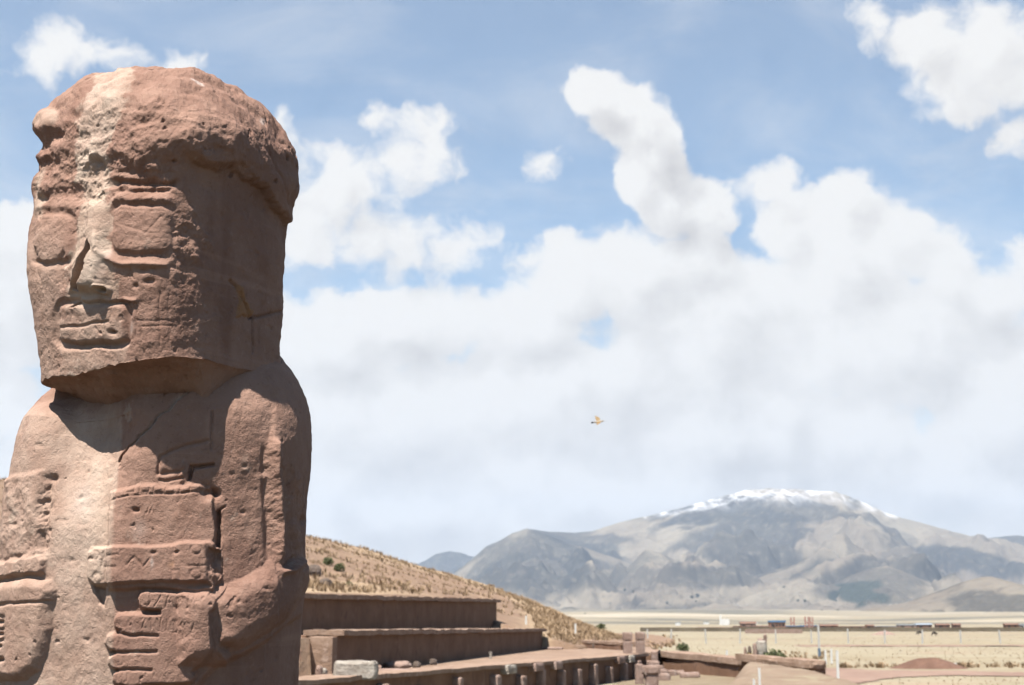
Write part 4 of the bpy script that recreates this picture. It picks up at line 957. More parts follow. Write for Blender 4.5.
nbox('shaft', RSTONE, t, (p[0]+.03, p[1]+.03, G0-.1), (1, .1), (.50, .45, .72), .1, .02, 3, 82, .03)
nbox('capital', RSTONE, t, (p[0]-.06, p[1]-.04, G0+.60), (1, .1), (.66, .6, .36), .1, .03, 3, 83, .05)
TUM = [(660, 668, 1.0, .5, .30, 'reddish block lying right of the capped post'), (664, 675, 1.1, .7, .34, 'larger pale-topped block in front of the tumbled heap'), (671, 668, .75, .5, .40, 'squarish block in the middle of the tumbled heap'), (675, 674, .9, .6, .28, 'low flat block in front of the middle block'),
       (680, 669, .8, .5, .34, 'reddish block at the back right of the tumbled heap'), (684, 677, 1.2, .7, .30, 'long flat block at the front right of the tumbled heap'), (690, 676, .4, .4, .26, 'small dark block at the right end of the tumbled heap')]
for k, (px, py, w, dp, h, lb) in enumerate(TUM):
    p = on_plain(px-4, py+1.5); solo('fallen_block', RSTONE, (p[0], p[1], G0-.04), (1, .15*math.sin(k*2)), (w*.8, dp, h), lb, 'block', 'tumbled blocks on the court floor', step=.1, amp=.04, freq=2.4, seed=90+k, r=.05, tilt=.05*math.sin(k*3))
p = on_plain(686, 673); solo('carved_slab', PSTONE, (p[0], p[1], G0-.03), (1, .02), (.88, .3, .30), 'pale low slab lying against the foot of the back wall', 'slab', step=.08, amp=.03, freq=2.5, seed=101, r=.04)
p = on_plain(702, 672.5); solo('carved_upright', RSTONE, (p[0]-.06, p[1], G0-.03), (1, .02), (.26, .26, .78), 'small upright carved stone beside the pale slab at the back wall', 'stone', step=.06, amp=.04, freq=4, seed=102, r=.06)

# ---- earth mound and flat pale ground right of the court
def ground_patch(name, pts, m, res=.35, zf=None, z=.004, rag=.6, seed=3):
    pts = np.array(pts, float); lo, hi = pts.min(0)-1, pts.max(0)+1
    xs, ys = np.arange(lo[0], hi[0], res), np.arange(lo[1], hi[1], res*1.4); XX, YY = np.meshgrid(xs, ys)
    sd = sdf_poly(XX, YY, [tuple(q) for q in pts])+rag*fbm(np.stack([XX.ravel()*.35, YY.ravel()*.2, 0*XX.ravel()+seed], -1), 4).reshape(XX.shape)*2
    Z = ground_grid(XX, YY)+z if zf is None else zf(XX, YY, sd)
    V = np.stack([XX, YY, Z], -1).reshape(-1, 3); F = grid_faces(len(ys), len(xs)); keep = (sd.reshape(-1)[F] < (0 if zf is None else .9)).all(1); F = F[keep]
    u, inv = np.unique(F, return_inverse=True)
    return tag(mesh_np(name, V[u], inv.reshape(-1, 4), m), kind='structure')
GZ = P.reshape(len(gy), len(gx), 3)[..., 2] if False else None
_gP = bpy.data.objects['ground'].data; _c = np.empty(len(_gP.vertices)*3, np.float32); _gP.vertices.foreach_get('co', _c); _gz = _c.reshape(len(gy), len(gx), 3)[..., 2].astype(float)
def ground_grid(X, Y):
    i = np.clip(np.searchsorted(gy, Y)-1, 0, len(gy)-2); j = np.clip(np.searchsorted(gx, X)-1, 0, len(gx)-2)
    a = np.clip((X-gx[j])/(gx[j+1]-gx[j]), 0, 1); b = np.clip((Y-gy[i])/(gy[i+1]-gy[i]), 0, 1)
    return (_gz[i, j]*(1-a)+_gz[i, j+1]*a)*(1-b)+(_gz[i+1, j]*(1-a)+_gz[i+1, j+1]*a)*b
MP3 = np.array([at(x, y, Yq) for x, y, Yq in ((736, 661.5, 60), (790, 664.5, 57), (830, 669, 53), (868, 677, 48), (895, 690, 43), (880, 720, 36), (700, 720, 36), (712, 690, 42))])
mpts = [tuple(q[:2]) for q in MP3]; _pl = np.linalg.lstsq(np.c_[MP3[:, :2], np.ones(len(MP3))], MP3[:, 2], rcond=None)[0]
MOUND = mat('mound_earth', (.21, .148, .105), (.26, .19, .138), .5, .6, 6.0, c3=(.29, .24, .165), bdist=.06)
def mound_z(X, Y, sd):
    top = _pl[0]*X+_pl[1]*Y+_pl[2]
    n = fbm(np.stack([X.ravel()*.8, Y.ravel()*.8, 0*X.ravel()], -1), 5).reshape(X.shape)
    return G0+smooth(-sd, -.35, .75)*(top-G0)+.07*n-.15*(sd > .45)
ground_patch('earth_mound', mpts, MOUND, .16, mound_z, rag=.22)
RED = mat('red_dirt_track', (.235, .152, .118), (.29, .195, .152), .3, .5, 3.0, c3=(.31, .225, .175), bdist=.05)
road = [on_plain(x, y)[:2] for x, y in ((800, 668.5), (838, 668), (880, 670.5), (960, 671), (1060, 673), (1200, 675), (1200, 679), (1060, 677.5), (960, 676.5), (900, 678), (862, 685), (840, 700), (800, 730), (700, 730), (790, 690))]
ground_patch('dirt_track', road, RED, .35, None, .035, .5)
COURT = mat('court_floor_grass', (.20, .155, .10), (.26, .205, .14), .9, .6, 7.0, c3=(.19, .12, .085), bdist=.06)
ground_patch('court_floor', [on_plain(x, y)[:2] for x, y in ((600, 690), (648, 670), (655, 664), (742, 668), (742, 690), (700, 740), (560, 740))], COURT, .3, None, .03, .15)
bank = [on_plain(x, y)[:2] for x, y in ((800, 645.6), (1060, 645.8), (1060, 646.9), (800, 646.7))]
ground_patch('earth_bank', bank, RED, 1.3, lambda X, Y, sd: ground_grid(X, Y)+.10*smooth(-sd, -.5, 1.5)+.12*np.abs(fbm(np.stack([X.ravel()*.4, Y.ravel()*.4, 0*X.ravel()], -1), 3)).reshape(X.shape), rag=1.2)
def heap(name, px, py, w, h, dp, m, label, cat='earth heap'):
    c = on_plain(px, py); X, Y = np.meshgrid(np.linspace(-.5, .5, 60), np.linspace(-.5, .5, 40)); r = np.hypot(X*2, Y*2)
    n = fbm(np.stack([X.ravel()*5, Y.ravel()*5, 0*X.ravel()+px], -1), 4).reshape(X.shape)
    Z = h*np.clip(smooth(r, 1.02, .12)+.22*n*smooth(r, 1, .6), 0, 2)-.06*(r > .95)-.03
    o = mesh_np(name, np.stack([X*w, Y*dp, Z], -1).reshape(-1, 3), grid_faces(40, 60), m); o.location = (c[0], c[1]+dp/2, c[2]); return tag(o, label, cat)
heap('soil_heap', 938, 669.5, 5.2, .62, 3.4, mat('fresh_red_soil', (.135, .075, .053), (.185, .105, .076), 1.0, .8, 5.0, bdist=.1), 'broad heap of fresh dark red soil beside the dirt track')
heap('soil_heap', 886, 635, 6.5, .75, 3, RSTONE, 'small distant reddish heap in the pale field behind the fence')

# ---- ruined stones standing on the grass beyond the court
def ruin(px0, px1, py0, Y, h, m, lb, nm, seed, **k):
    p = at(px0, py0, Y); w = (px1-px0)/FPX*Y; gz = float(ground_grid(np.array(p[0]), np.array(p[1])))
    return solo(nm, m, (p[0], p[1], gz-.1), (1, 0), (w, w*.7, h+.1), lb, 'stone', 'ruined stones beyond the court', step=.12, amp=.09, freq=1.7, seed=seed, r=.10, **k)
YR = 92.0
def hh(py): return at(760, py, YR)[2]-G0
ruin(757, 767, 655, YR, hh(640.5), PSTONE, 'broad pale standing slab in the middle of the ruined stones', 'standing_slab', 111)
ruin(763.6, 767.6, 650, YR+.9, hh(633.5), RSTONE, 'tallest narrow brown stone with a small head on top, behind the pale slab', 'standing_stone', 112, taper=.1)
ruin(758, 764, 640, YR+.5, hh(638), RSTONE, 'reddish stone stacked between the tall stone and the brown boulder', 'standing_stone', 113)
ruin(752.5, 758, 655, YR-.3, hh(643), RSTONE, 'brown boulder leaning on the pale slab', 'leaning_stone', 114, taper=.2)
ruin(747.5, 752.5, 655, YR, hh(645), DSTONE, 'dark jagged stone left of the brown boulder', 'leaning_stone', 115, taper=.4)
ruin(743, 748.5, 655, YR+.3, hh(646.5), RSTONE, 'pointed reddish stone at the left end of the ruins', 'leaning_stone', 116, taper=.55)

# ---- posts and fences
def post(px, y0, y1, z, wpx, m, label, group='white marker posts', name='marker_post', Y=None):
    p = on_plain(px, y1, z) if Y is None else np.append(at(px, y1, Y)[:2], z)
    h = (y1-y0)/FPX*p[1]*1.02; w = wpx/FPX*p[1]
    t = thing(name, (p[0], p[1], p[2]), label, 'post', group)
    nbox('shaft', m, t, (p[0]-w/2, p[1], p[2]-.1), (1, 0), (w, w, h+.1), .15, .004, 3, int(px), w*.12)
    nbox('cap', m, t, (p[0]-w*.6, p[1]-w*.1, p[2]+h-.001), (1, 0), (w*1.2, w*1.2, w*.35), .1, .002, 3, int(px)+1, w*.1)
    return p
h_ = on_hill(526, 624.5); 
post(526, 618, 625.5, hz_at(h_[0], h_[1]) if h_ is not None else 1.2, 1.9, WHITE, 'short white post on the red slope above the lower wall', Y=h_[1] if h_ is not None else 100)
h_ = on_hill(575.5, 636)
post(575.5, 626, 637, hz_at(h_[0], h_[1]) if h_ is not None else 0, 2.0, WHITE, 'white post at the grassy foot of the hill above the low broken wall', Y=h_[1] if h_ is not None else 100)
post(490.5, 653, 659, 0.0, 2.6, PSTONE, 'stubby pale peg on the terrace before the lower wall')
post(727, 645.5, 655.5, G0+.35, 2.0, WHITE, 'white post on the grass behind the court wall', Y=86)
post(760, 670, 689, at(760, 689, 43)[2], 2.2, WHITE, 'white post standing on the pale mound', Y=43)
post(754.5, 681, 694, at(754, 694, 41)[2], 2.2, WHITE, 'low white post, its tip just showing on the mound', Y=41)
post(826, 651.5, 664, G0, 2.0, WHITE, 'small white post behind, left one of a close pair by the track')
post(832, 650.5, 663.5, G0, 2.0, WHITE, 'small white post behind, right one of a close pair by the track')
post(838.3, 652.8, 676, at(838, 676, 49)[2], 2.4, WHITE, 'tallest thick white post at the edge of the dirt track', Y=49)
post(956, 664, 668, G0, 2.2, WHITE, 'tiny white stump at the foot of the red soil heap')
pp = on_plain(819.7, 657.5); zz = pp[2]
t = thing('lamp_pole', tuple(pp), 'thin tall pale pole with a dark blue lower part', 'pole')
nbox('shaft', CONC, t, (pp[0]-.07, pp[1], zz+.70), (1, 0), (.14, .14, 1.72), .3, .002, 2, 5, .01)
nbox('lower_sleeve', mat('blue_grey_paint', (.10, .15, .22), (.13, .19, .27), 3, .1), t, (pp[0]-.09, pp[1]-.02, zz-.1), (1, 0), (.18, .18, .80), .3, .002, 2, 6, .01)

fp = on_plain(648, 643.5); FY = fp[1]
fence = thing('wire_fence', (fp[0], FY, G0), 'long line of thin pale concrete fence posts across the dry field', 'fence')
for px in (648, 671, 706, 740, 776, 812, 848.6, 885, 922.5, 961, 1000.6, 1038):
    p = at(px, 643, FY); gz = float(ground_grid(np.array(p[0]), np.array(FY))); lean = .04*math.sin(px)
    nbox('post', CONC, fence, (p[0]-.08, FY, gz-.1), (1, 0), (.17, .17, 1.85+.1*math.sin(px*3)), .5, .004, 2, int(px), .01, tilt=lean)
def tube(name, pts, r, m, parent=None, n=6, caps=True):
    pts = np.array(pts, float); V = []
    for i, p in enumerate(pts):
        d = pts[min(i+1, len(pts)-1)]-pts[max(i-1, 0)]; d /= np.linalg.norm(d); a = np.cross(d, [0, .1, 1.0]); a /= np.linalg.norm(a); b = np.cross(d, a)
        rr = r[i] if hasattr(r, '__len__') else r
        V += [p+rr*(a*math.cos(2*math.pi*k/n)+b*math.sin(2*math.pi*k/n)) for k in range(n)]
    base = np.array(parent.location) if parent else 0
    return mesh_np(name, np.array(V)-base, grid_faces(len(pts), n, True), m, parent)
x0, x1 = at(648, 643, FY)[0], at(1038, 643, FY)[0]
WIRE = mat('wire', (.30, .29, .28), (.34, .33, .32), 2, 0)
for zz in (.6, 1.1, 1.55): tube('wire', [(x, FY-.02, G0+zz+.05*math.sin(i*1.7)) for i, x in enumerate(np.linspace(x0, x1, 40))], .007, WIRE, fence, 4)

# ---- the long field wall and the town beyond it
def gz1(x, y): return float(ground_grid(np.array(float(x)), np.array(float(y))))
YW = 410.0; xa, xb = at(640, 630, YW)[0], at(1075, 630, YW)[0]
fw = thing('field_wall', (xa, YW, gz1(xa, YW)), 'very long low dark earth wall along the far edge of the field', 'wall')
nbox('wall_face', mat('old_adobe', (.13, .105, .075), (.19, .155, .11), .12, .5, 1.0), fw, (xa, YW, G0-.3), (1, 0), (xb-xa, .7, 1.45), 2.2, .22, .12, 4, .1)
YB = 345.0; xa, xb = at(745, 632, YB)[0], at(803, 632, YB)[0]
bwall = thing('brick_wall', (xa, YB, gz1(xa, YB)), 'reddish brick wall standing in the field before the long dark wall', 'wall')
nbox('wall_face', RSTONE, bwall, (xa, YB, G0-.2), (1, .03), (xb-xa, .4, 1.25), 1.2, .06, .2, 4, .05)

BRICK = mat('brick_wall', (.23, .125, .09), (.29, .165, .12), .4, .3, 3.0); ADB2 = mat('pale_adobe', (.36, .235, .185), (.43, .29, .235), .3, .3, 2.0); WALLW = mat('whitewash', (.66, .65, .63), (.74, .73, .71), .3, .1)
BLUE = mat('blue_sheet_roof', (.10, .19, .33), (.14, .25, .40), .5, .1); ZINC = mat('zinc_roof', (.27, .31, .36), (.34, .38, .43), .5, .1); TILE = mat('red_tile_roof', (.19, .11, .085), (.24, .145, .11), .6, .3, 4.0)
DARKW = mat('dark_opening', (.03, .03, .035), (.05, .05, .055), 1, 0); PINK = mat('pink_render', (.36, .20, .165), (.42, .25, .21), .4, .1)
def house(px0, px1, ytop, Y, wm, rm, label, seed, roof='flat', nwin=2, door=True, group='low houses of the far village', cat='house'):
    x0, x1 = at(px0, 625, Y)[0], at(px1, 625, Y)[0]; w = x1-x0; z0 = gz1((x0+x1)/2, Y)-.2; H = at(px0, ytop, Y)[2]-z0; dp = min(max(w*.6, 4), 9)
    t = thing('village_house', ((x0+x1)/2, Y, z0), label, cat, group)
    rh = min(.9, H*.28); wh = H-rh
    nbox('wall', wm, t, (x0, Y, z0), (1, 0), (w, dp, wh), 1.5, .03, .3, seed, .04)
    if roof == 'flat':
        nbox('roof', rm, t, (x0-.2, Y-.25, z0+wh-.002), (1, 0), (w+.4, dp+.5, rh*.7), 2.0, .02, .3, seed+1, .05)
    else:
        b = np.array(t.location); z = z0+wh
        V = np.array([(x0-.3, Y-.35, z), (x1+.3, Y-.35, z), (x1+.3, Y+dp+.35, z), (x0-.3, Y+dp+.35, z), (x0-.3, Y+dp/2, z+rh), (x1+.3, Y+dp/2, z+rh)])-b
        V2 = V-np.array([0, 0, .14]); bm = bmesh.new(); vs = [bm.verts.new(v) for v in V]
        for f in ((0, 1, 5, 4), (2, 3, 4, 5), (0, 4, 3), (1, 2, 5), (0, 3, 2, 1)): bm.faces.new([vs[i] for i in f])
        me = bpy.data.meshes.new('roof'); bm.to_mesh(me); bm.free(); me.materials.append(rm); o = bpy.data.objects.new('roof', me); COL.objects.link(o); o.parent = t
    for k in range(nwin):
        xx = x0+w*(k+.5+.2*math.sin(seed+k))/max(nwin, 1); ww = min(1.1, w*.14)
        nbox('window', DARKW, t, (xx-ww/2, Y-.05, z0+wh*.45), (1, 0), (ww, .12, wh*.32), 1, 0, 1, 1, .01)
    if door: nbox('door', DARKW, t, (x0+w*.16, Y-.045, z0+.1), (1, 0), (min(1.0, w*.14), .1, wh*.62), 1, 0, 1, 1, .01)
    return t
house(770, 785.5, 619.8, 560, BRICK, BLUE, 'two-storey brown brick house with a blue roof, largest of the village', 1, nwin=4)
house(785.5, 804, 625.3, 575, BRICK, BLUE, 'long low brick shed with a blue strip roof, right of the largest house', 2, nwin=3)
house(802, 820, 624.8, 600, BRICK, BLUE, 'low brick shed with blue roof below the twin red towers', 3, nwin=2)
house(821, 838, 624.3, 560, BRICK, TILE, 'brown gabled brick house between the tall pole and the open field', 4, 'gable', 2)
house(741, 756, 621.5, 640, ADB2, TILE, 'pinkish adobe house with a red tiled roof, left of the largest house', 5, 'gable', 2)
house(749, 770, 625.3, 610, ADB2, ADB2, 'long low pink adobe house touching the largest house on its left', 6, nwin=3)
house(734, 750, 625.8, 620, ADB2, TILE, 'low pink adobe house at the left end of the row', 7, nwin=2)
house(700, 734, 627.0, 640, ADB2, ADB2, 'very long low pinkish adobe wall-like house at the left edge of the village', 8, nwin=4)
house(840, 866, 626.0, 640, ADB2, TILE, 'long low pale house right of the gabled brick house', 9, nwin=3)
house(867, 874, 624.6, 660, BRICK, TILE, 'small brown hut with a tiled roof, alone between two long pale houses', 10, 'gable', 1)
house(876, 898, 625.8, 680, ADB2, ZINC, 'long low pale house with a grey sheet roof beyond the fence', 11, nwin=3)
house(899, 916, 624.0, 640, ADB2, ZINC, 'pale house with a bright zinc roof at the middle of the right-hand row', 12, nwin=2)
house(917, 932, 623.3, 650, BRICK, ZINC, 'brown house with a zinc roof beside the bright one', 13, 'gable', 2)
house(937, 950, 623.6, 660, BRICK, TILE, 'dark brown gabled house near the two small animals', 14, 'gable', 2)
house(954, 961, 623.4, 650, BRICK, TILE, 'smallest brown gabled hut, right of the dark brown house', 15, 'gable', 1)
house(1006, 1020, 623.2, 640, BRICK, TILE, 'brown house with tiled roof near the right edge of the view', 16, 'gable', 2)
house(1019, 1034, 623.6, 640, WALLW, ZINC, 'whitewashed house with a grey roof at the very right edge', 17, nwin=2)
def gate_tower(px0, px1, y0, label, Y=590):
    x0, x1 = at(px0, 620, Y)[0], at(px1, 620, Y)[0]; zb = gz1(x0, Y); zt = at(px0, y0, Y)[2]; w = x1-x0
    t = thing('red_tower', (x0, Y, zb), label, 'tower', 'red towers of the village')
    for xx in (x0, x1-w*.28): nbox('pillar', PINK, t, (xx, Y, zb-.1), (1, 0), (w*.28, .8, zt-zb+.1), 1.5, .01, 1, 3, .02)
    nbox('crossbeam', PINK, t, (x0+w*.28, Y+.1, zb+(zt-zb)*.42), (1, 0), (w*.44, .6, .7), 1.5, .01, 1, 3, .02)
gate_tower(790.5, 794.8, 617.0, 'single red twin-pillared tower nearest the largest house')
gate_tower(804.6, 809.2, 616.6, 'left one of two adjoining red towers')
gate_tower(809.8, 813.2, 616.8, 'right one of two adjoining red towers, narrower')
# white church far behind
Yc_ = 1250.0; x0 = at(719.5, 618, Yc_)[0]; zc_ = gz1(x0, Yc_); ch = thing('white_church', (x0, Yc_, zc_), 'small white church with a slim tower far beyond the field', 'church')
nbox('nave', WALLW, ch, (x0+1.5, Yc_, zc_-.5), (1, 0), (7, 9, at(722, 619, Yc_)[2]-zc_+.5), 3, .02, .2, 2, .1)
nbox('bell_tower', WALLW, ch, (x0, Yc_-.5, zc_-.5), (1, 0), (1.8, 1.8, at(720, 614.5, Yc_)[2]-zc_+.5), 3, .02, .2, 2, .1, taper=.25)
for k, (px, py, Y, w, lb) in enumerate(((704, 619.5, 1500, 5, 'tiny white hut left of the white church'), (746, 620.0, 1500, 4, 'tiny white hut right of the white church'), (676, 624.0, 1100, 3.4, 'tiny white hut above the two stone pillars'), (752, 618.8, 1700, 6, 'tiny pale hut farthest up the plain'))):
    p = at(px, py, Y); g_ = gz1(p[0], Y); t = thing('white_hut', (p[0], Y, g_), lb, 'hut', 'white huts on the far plain')
    nbox('wall', WALLW, t, (p[0], Y, g_-.3), (1, 0), (w, 4, 2.6), 2, .02, .2, k, .05); nbox('roof', ZINC, t, (p[0]-.2, Y-.2, g_+2.3), (1, 0), (w+.4, 4.4, .35), 2, .02, .2, k, .05)

# ---- plants
LEAFD = mat('dark_foliage', (.030, .040, .026), (.055, .066, .04), .6, 0); LEAFG = mat('grey_green_foliage', (.085, .10, .045), (.14, .145, .07), 1.5, 0); BARK = mat('bark', (.09, .065, .05), (.13, .10, .08), 2, .3)
def leaf_cloud(name, n, size, leaf, m, parent, seed, c=(0, 0, 0)):
    rg = np.random.default_rng(seed); d = rg.normal(size=(n, 3)); d /= np.linalg.norm(d, axis=1, keepdims=True); r = rg.random(n)**.45
    lob = 1+.45*fbm(d*1.6+seed*3.1, 3); p = d*r[:, None]*lob[:, None]*np.array(size)/2+np.array(c)
    a = rg.normal(size=(n, 3)); a /= np.linalg.norm(a, axis=1, keepdims=True); b = np.cross(a, rg.normal(size=(n, 3))); b /= np.linalg.norm(b, axis=1, keepdims=True)
    s = leaf*(.6+.8*rg.random(n))[:, None]; V = np.stack([p-a*s, p-b*s*.5, p+a*s, p+b*s*.5], 1).reshape(-1, 3)
    return mesh_np(name, V, np.arange(len(V)).reshape(-1, 4), m, parent, smooth_sh=False)
rt = random.Random(5)
TREES = [(692, 598.5, 4200, 26, 'dark tree cluster crown on the slope, left of a close pair'), (697.5, 597.5, 4200, 34, 'taller dark tree of the close pair on the slope'), (696, 602, 4000, 16, 'small dark tree just below the close pair'), (667, 604, 3600, 22, 'lone dark tree right above the dark strip of the plain'),
         (625, 591.5, 4600, 26, 'lone dark tree on the lower slope left of the massif'), (633, 592.5, 4600, 18, 'smaller dark tree beside the lone one at left'), (798, 601.5, 3700, 20, 'low dark tree left of the dark wood'), (805, 602, 3700, 24, 'wider dark tree beside the dark wood'), (822, 610.5, 3000, 12, 'small dark tree on the plain below the dark wood'), (838, 610.8, 3000, 14, 'rounder small dark tree on the plain below the dark wood'),
         (784, 588, 4700, 20, 'dark tree high on the slope above the village'), (610, 604, 3600, 14, 'dark tree at the foot of the slope beyond the hill'), (585, 614, 2200, 12, 'low dark tree seen over the grassy hill foot')]
STRAW = bpy.data.materials.new('straw_grass'); STRAW.use_nodes = True
g = G(STRAW.node_tree); b = STRAW.node_tree.nodes['Principled BSDF']; b.inputs['Roughness'].default_value = .9; b.inputs['Specular IOR Level'].default_value = .1
tv = g.attr('tone'); g.put(b.inputs['Base Color'], g.mix(g.ss(tv, .15, .5), g.mix(g.ss(tv, 0, .15), (0.151, 0.108, 0.066), (0.189, 0.132, 0.080)), g.mix(g.ss(tv, .5, 1), (0.204, 0.143, 0.090), (0.269, 0.198, 0.133))))
def tufts(name, pts, hts, blades, seed, label, spread=.5, wid=.05):
    rg = np.random.default_rng(seed); n = len(pts); P0 = np.repeat(np.array(pts), blades, 0); H = np.repeat(np.array(hts), blades)
    an = rg.random(n*blades)*6.283; ou = rg.random(n*blades)*spread*H; hh_ = H*(.6+.5*rg.random(n*blades)); d = np.stack([np.cos(an), np.sin(an), 0*an], 1)
    w = np.stack([-np.sin(an+.6), np.cos(an+.6), 0*an], 1)*(wid*H)[:, None]
    root = P0+d*(ou*.35)[:, None]-np.array([0, 0, .05]); mid = P0+d*(ou*.7)[:, None]; mid[:, 2] += hh_*.62; tip = P0+d*(ou*1.5)[:, None]; tip[:, 2] += hh_
    V = np.stack([root-w, root+w, mid+w*.8, mid-w*.8, tip+w*.1, tip-w*.1], 1).reshape(-1, 3); i = np.arange(n*blades)[:, None]*6
    F = np.concatenate([i+np.array([[0, 1, 2, 3]]), i+np.array([[3, 2, 4, 5]])])
    tone = np.repeat(np.clip(np.repeat(rg.random(n), blades)*.75+.28*rg.random(n*blades), 0, 1), 6)
    o = mesh_np(name, V, F, STRAW, smooth_sh=False, attrs={'tone': tone}); return tag(o, label, 'grass', kind='stuff')
rg = np.random.default_rng(11)
pts, hts = [], []
GRF = np.clip(gr, 0, 1)
while len(pts) < 13000:
    X = rg.uniform(-60, 16, 4000); Y = rg.uniform(46, 150, 4000); uu, vv = uv(X, Y)
    i = np.clip(np.searchsorted(hy, Y)-1, 0, len(hy)-1); j = np.clip(np.searchsorted(hx, X)-1, 0, len(hx)-1); gq = GRF[i, j]
    nse = fbm(np.stack([X*.18, Y*.18, 0*X], -1), 3)
    ok = (vv > 4.2) & (rg.random(4000) < np.clip(gq*.95+nse*1.1-.12, .015, 1)) & (HZ[i, j] > -.1)
    ok |= (uu > 43.5) & (vv > -6) & (X > 1.5) & (rg.random(4000) < np.clip(gq*1.1+nse-.05, 0, 1)) & (HZ[i, j] > .25)
    for k in np.where(ok)[0]: pts.append((X[k], Y[k], float(hz_at(X[k], Y[k])))); hts.append(.12+.26*rg.random()**1.8)
tufts('hill_grass', pts[:13000], hts[:13000], 11, 3, 'straw coloured bunch grass on the hill', .75, .07)
pts, hts = [], []
def scatter(n, x0, x1, y0, y1, h0, h1):
    for _ in range(n):
        p = on_plain(rg.uniform(x0, x1), rg.uniform(y0, y1)); pts.append((p[0], p[1], gz1(p[0], p[1]))); hts.append(rg.uniform(h0, h1))
scatter(420, 640, 1030, 652, 667.5, .05, .13); scatter(200, 640, 1030, 646, 652, .06, .14); scatter(90, 840, 1030, 666, 668.2, .10, .3); scatter(40, 775, 830, 652, 660, .2, .35); scatter(200, 640, 1030, 636, 646, .06, .15)
scatter(90, 880, 1030, 677, 688, .04, .09); scatter(160, 600, 680, 636, 650, .3, .6)
for px in (1011, 962, 970, 847, 880): scatter(7, px-3, px+3, 667, 668.5, .2, .42)
tufts('field_grass', pts, hts, 14, 4, 'dry straw tufts along the track and in the field', .8, .08)

# round bushes one can tell apart
def shrub(p, s, m, label, seed, group='small bushes'):
    t = thing('shrub', tuple(p), label, 'shrub', group); leaf_cloud('foliage', 420, (s, s*.9, s*.8), s*.09, m, t, seed, (0, 0, s*.36)); tube('stem', [(p[0], p[1], p[2]-.05), (p[0]+.02, p[1], p[2]+s*.3)], s*.05, BARK, t); return t
for k, (px, py, s, lb) in enumerate(((328, 565.5, .55, 'greenish bush on the slope beside the figure, left of two'), (339.5, 571.5, .55, 'greenish bush on the slope above the upper wall, right of two'), (349, 588, .4, 'low yellowish bush just above the upper wall'))):
    h_ = on_hill(px, py)
    if h_ is not None: shrub(h_, s*h_[1]/70, LEAFG, lb, 60+k)
h_ = on_hill(601, 631); shrub(h_ if h_ is not None else at(601, 633, 100), .85, LEAFG, 'green bush at the foot of the hill left of the pillars', 70)
for k, (px, py, s, lb) in enumerate(((750, 655, .75, 'yellowish bush in front of the ruined stones'), (773.5, 654, 1.0, 'dark green bush right of the ruined stones'), (779, 654.5, .8, 'smaller green bush, second right of the ruined stones'), (683, 645.5, 1.1, 'round straw bush in the field behind the court wall'))):
    p = at(px, py+1, 91.0 if k < 3 else 130); p[2] = gz1(p[0], p[1])+(at(px, py, p[1])[2]-G0)*.0; 
    sh_ = shrub(p, s*1.3 if k < 3 else s, LEAFG if k else mat('yellow_foliage', (.24, .17, .05), (.32, .24, .09), 2, 0), lb, 80+k)
for k, (px, py, s, lb) in enumerate(((313.5, 576, .8, 'dark rock half hidden behind the figure on the slope'), (325, 587, .6, 'dark rock on the slope just above the upper wall'))):
    h_ = on_hill(px, py)
    if h_ is not None: rock('dark_rock', DSTONE, h_-np.array([0, 0, .1]), (s, s, s*.9), 130+k, lb, 'rock', 'dark rocks on the slope')

# ---- two grazing animals in the field
FUR = mat('dark_wool', (.03, .026, .024), (.05, .044, .04), 4, .3)
def skin_body(name, joints, edges, m, parent=None, sub=1):
    me = bpy.data.meshes.new(name); me.from_pydata([j[0] for j in joints], edges, []); o = bpy.data.objects.new(name, me); COL.objects.link(o)
    o.modifiers.new('skin', 'SKIN'); sv = me.skin_vertices[0].data
    for i, (_, r) in enumerate(joints): sv[i].radius = (r, r) if not hasattr(r, '__len__') else r
    sv[0].use_root = True
    ss = o.modifiers.new('sub', 'SUBSURF'); ss.levels = ss.render_levels = sub
    dg = bpy.context.evaluated_depsgraph_get(); ev = o.evaluated_get(dg); m2 = bpy.data.meshes.new_from_object(ev); bpy.data.objects.remove(o)
    for p in m2.polygons: p.use_smooth = True
    m2.name = name; m2.materials.clear(); m2.materials.append(m); o = bpy.data.objects.new(name, m2); COL.objects.link(o)
    if parent: o.parent = parent
    return o
def sheep(px, py, flip, label):
    p = on_plain(px, py); f = -1 if flip else 1
    J = [((0, 0, .62), .21), ((.32*f, 0, .64), .20), ((-.34*f, 0, .64), .21), ((.52*f, 0, .62), .12), ((.68*f, 0, .36), .075), ((.80*f, 0, .20), .06), ((.84*f, 0, .12), .04), ((-.52*f, 0, .56), .05),
         ((.34*f, .12, .40), .06), ((.34*f, .13, .2), .038), ((.34*f, .13, .0), .034), ((.34*f, -.12, .40), .06), ((.33*f, -.13, .2), .038), ((.34*f, -.13, .0), .034),
         ((-.32*f, .13, .42), .075), ((-.42*f, .13, .22), .04), ((-.38*f, .13, .0), .034), ((-.32*f, -.13, .42), .075), ((-.42*f, -.13, .22), .04), ((-.38*f, -.13, .0), .034)]
    E = [(0, 1), (0, 2), (1, 3), (3, 4), (4, 5), (5, 6), (2, 7), (1, 8), (8, 9), (9, 10), (1, 11), (11, 12), (12, 13), (2, 14), (14, 15), (15, 16), (2, 17), (17, 18), (18, 19)]
    o = skin_body('sheep', J, E, FUR); o.location = (p[0], p[1], gz1(p[0], p[1])); tag(o, label, 'sheep', 'dark sheep in the field')
sheep(920, 635.2, True, 'dark sheep grazing right beside a fence post'); sheep(934, 636.0, False, 'dark sheep grazing alone in the open field')

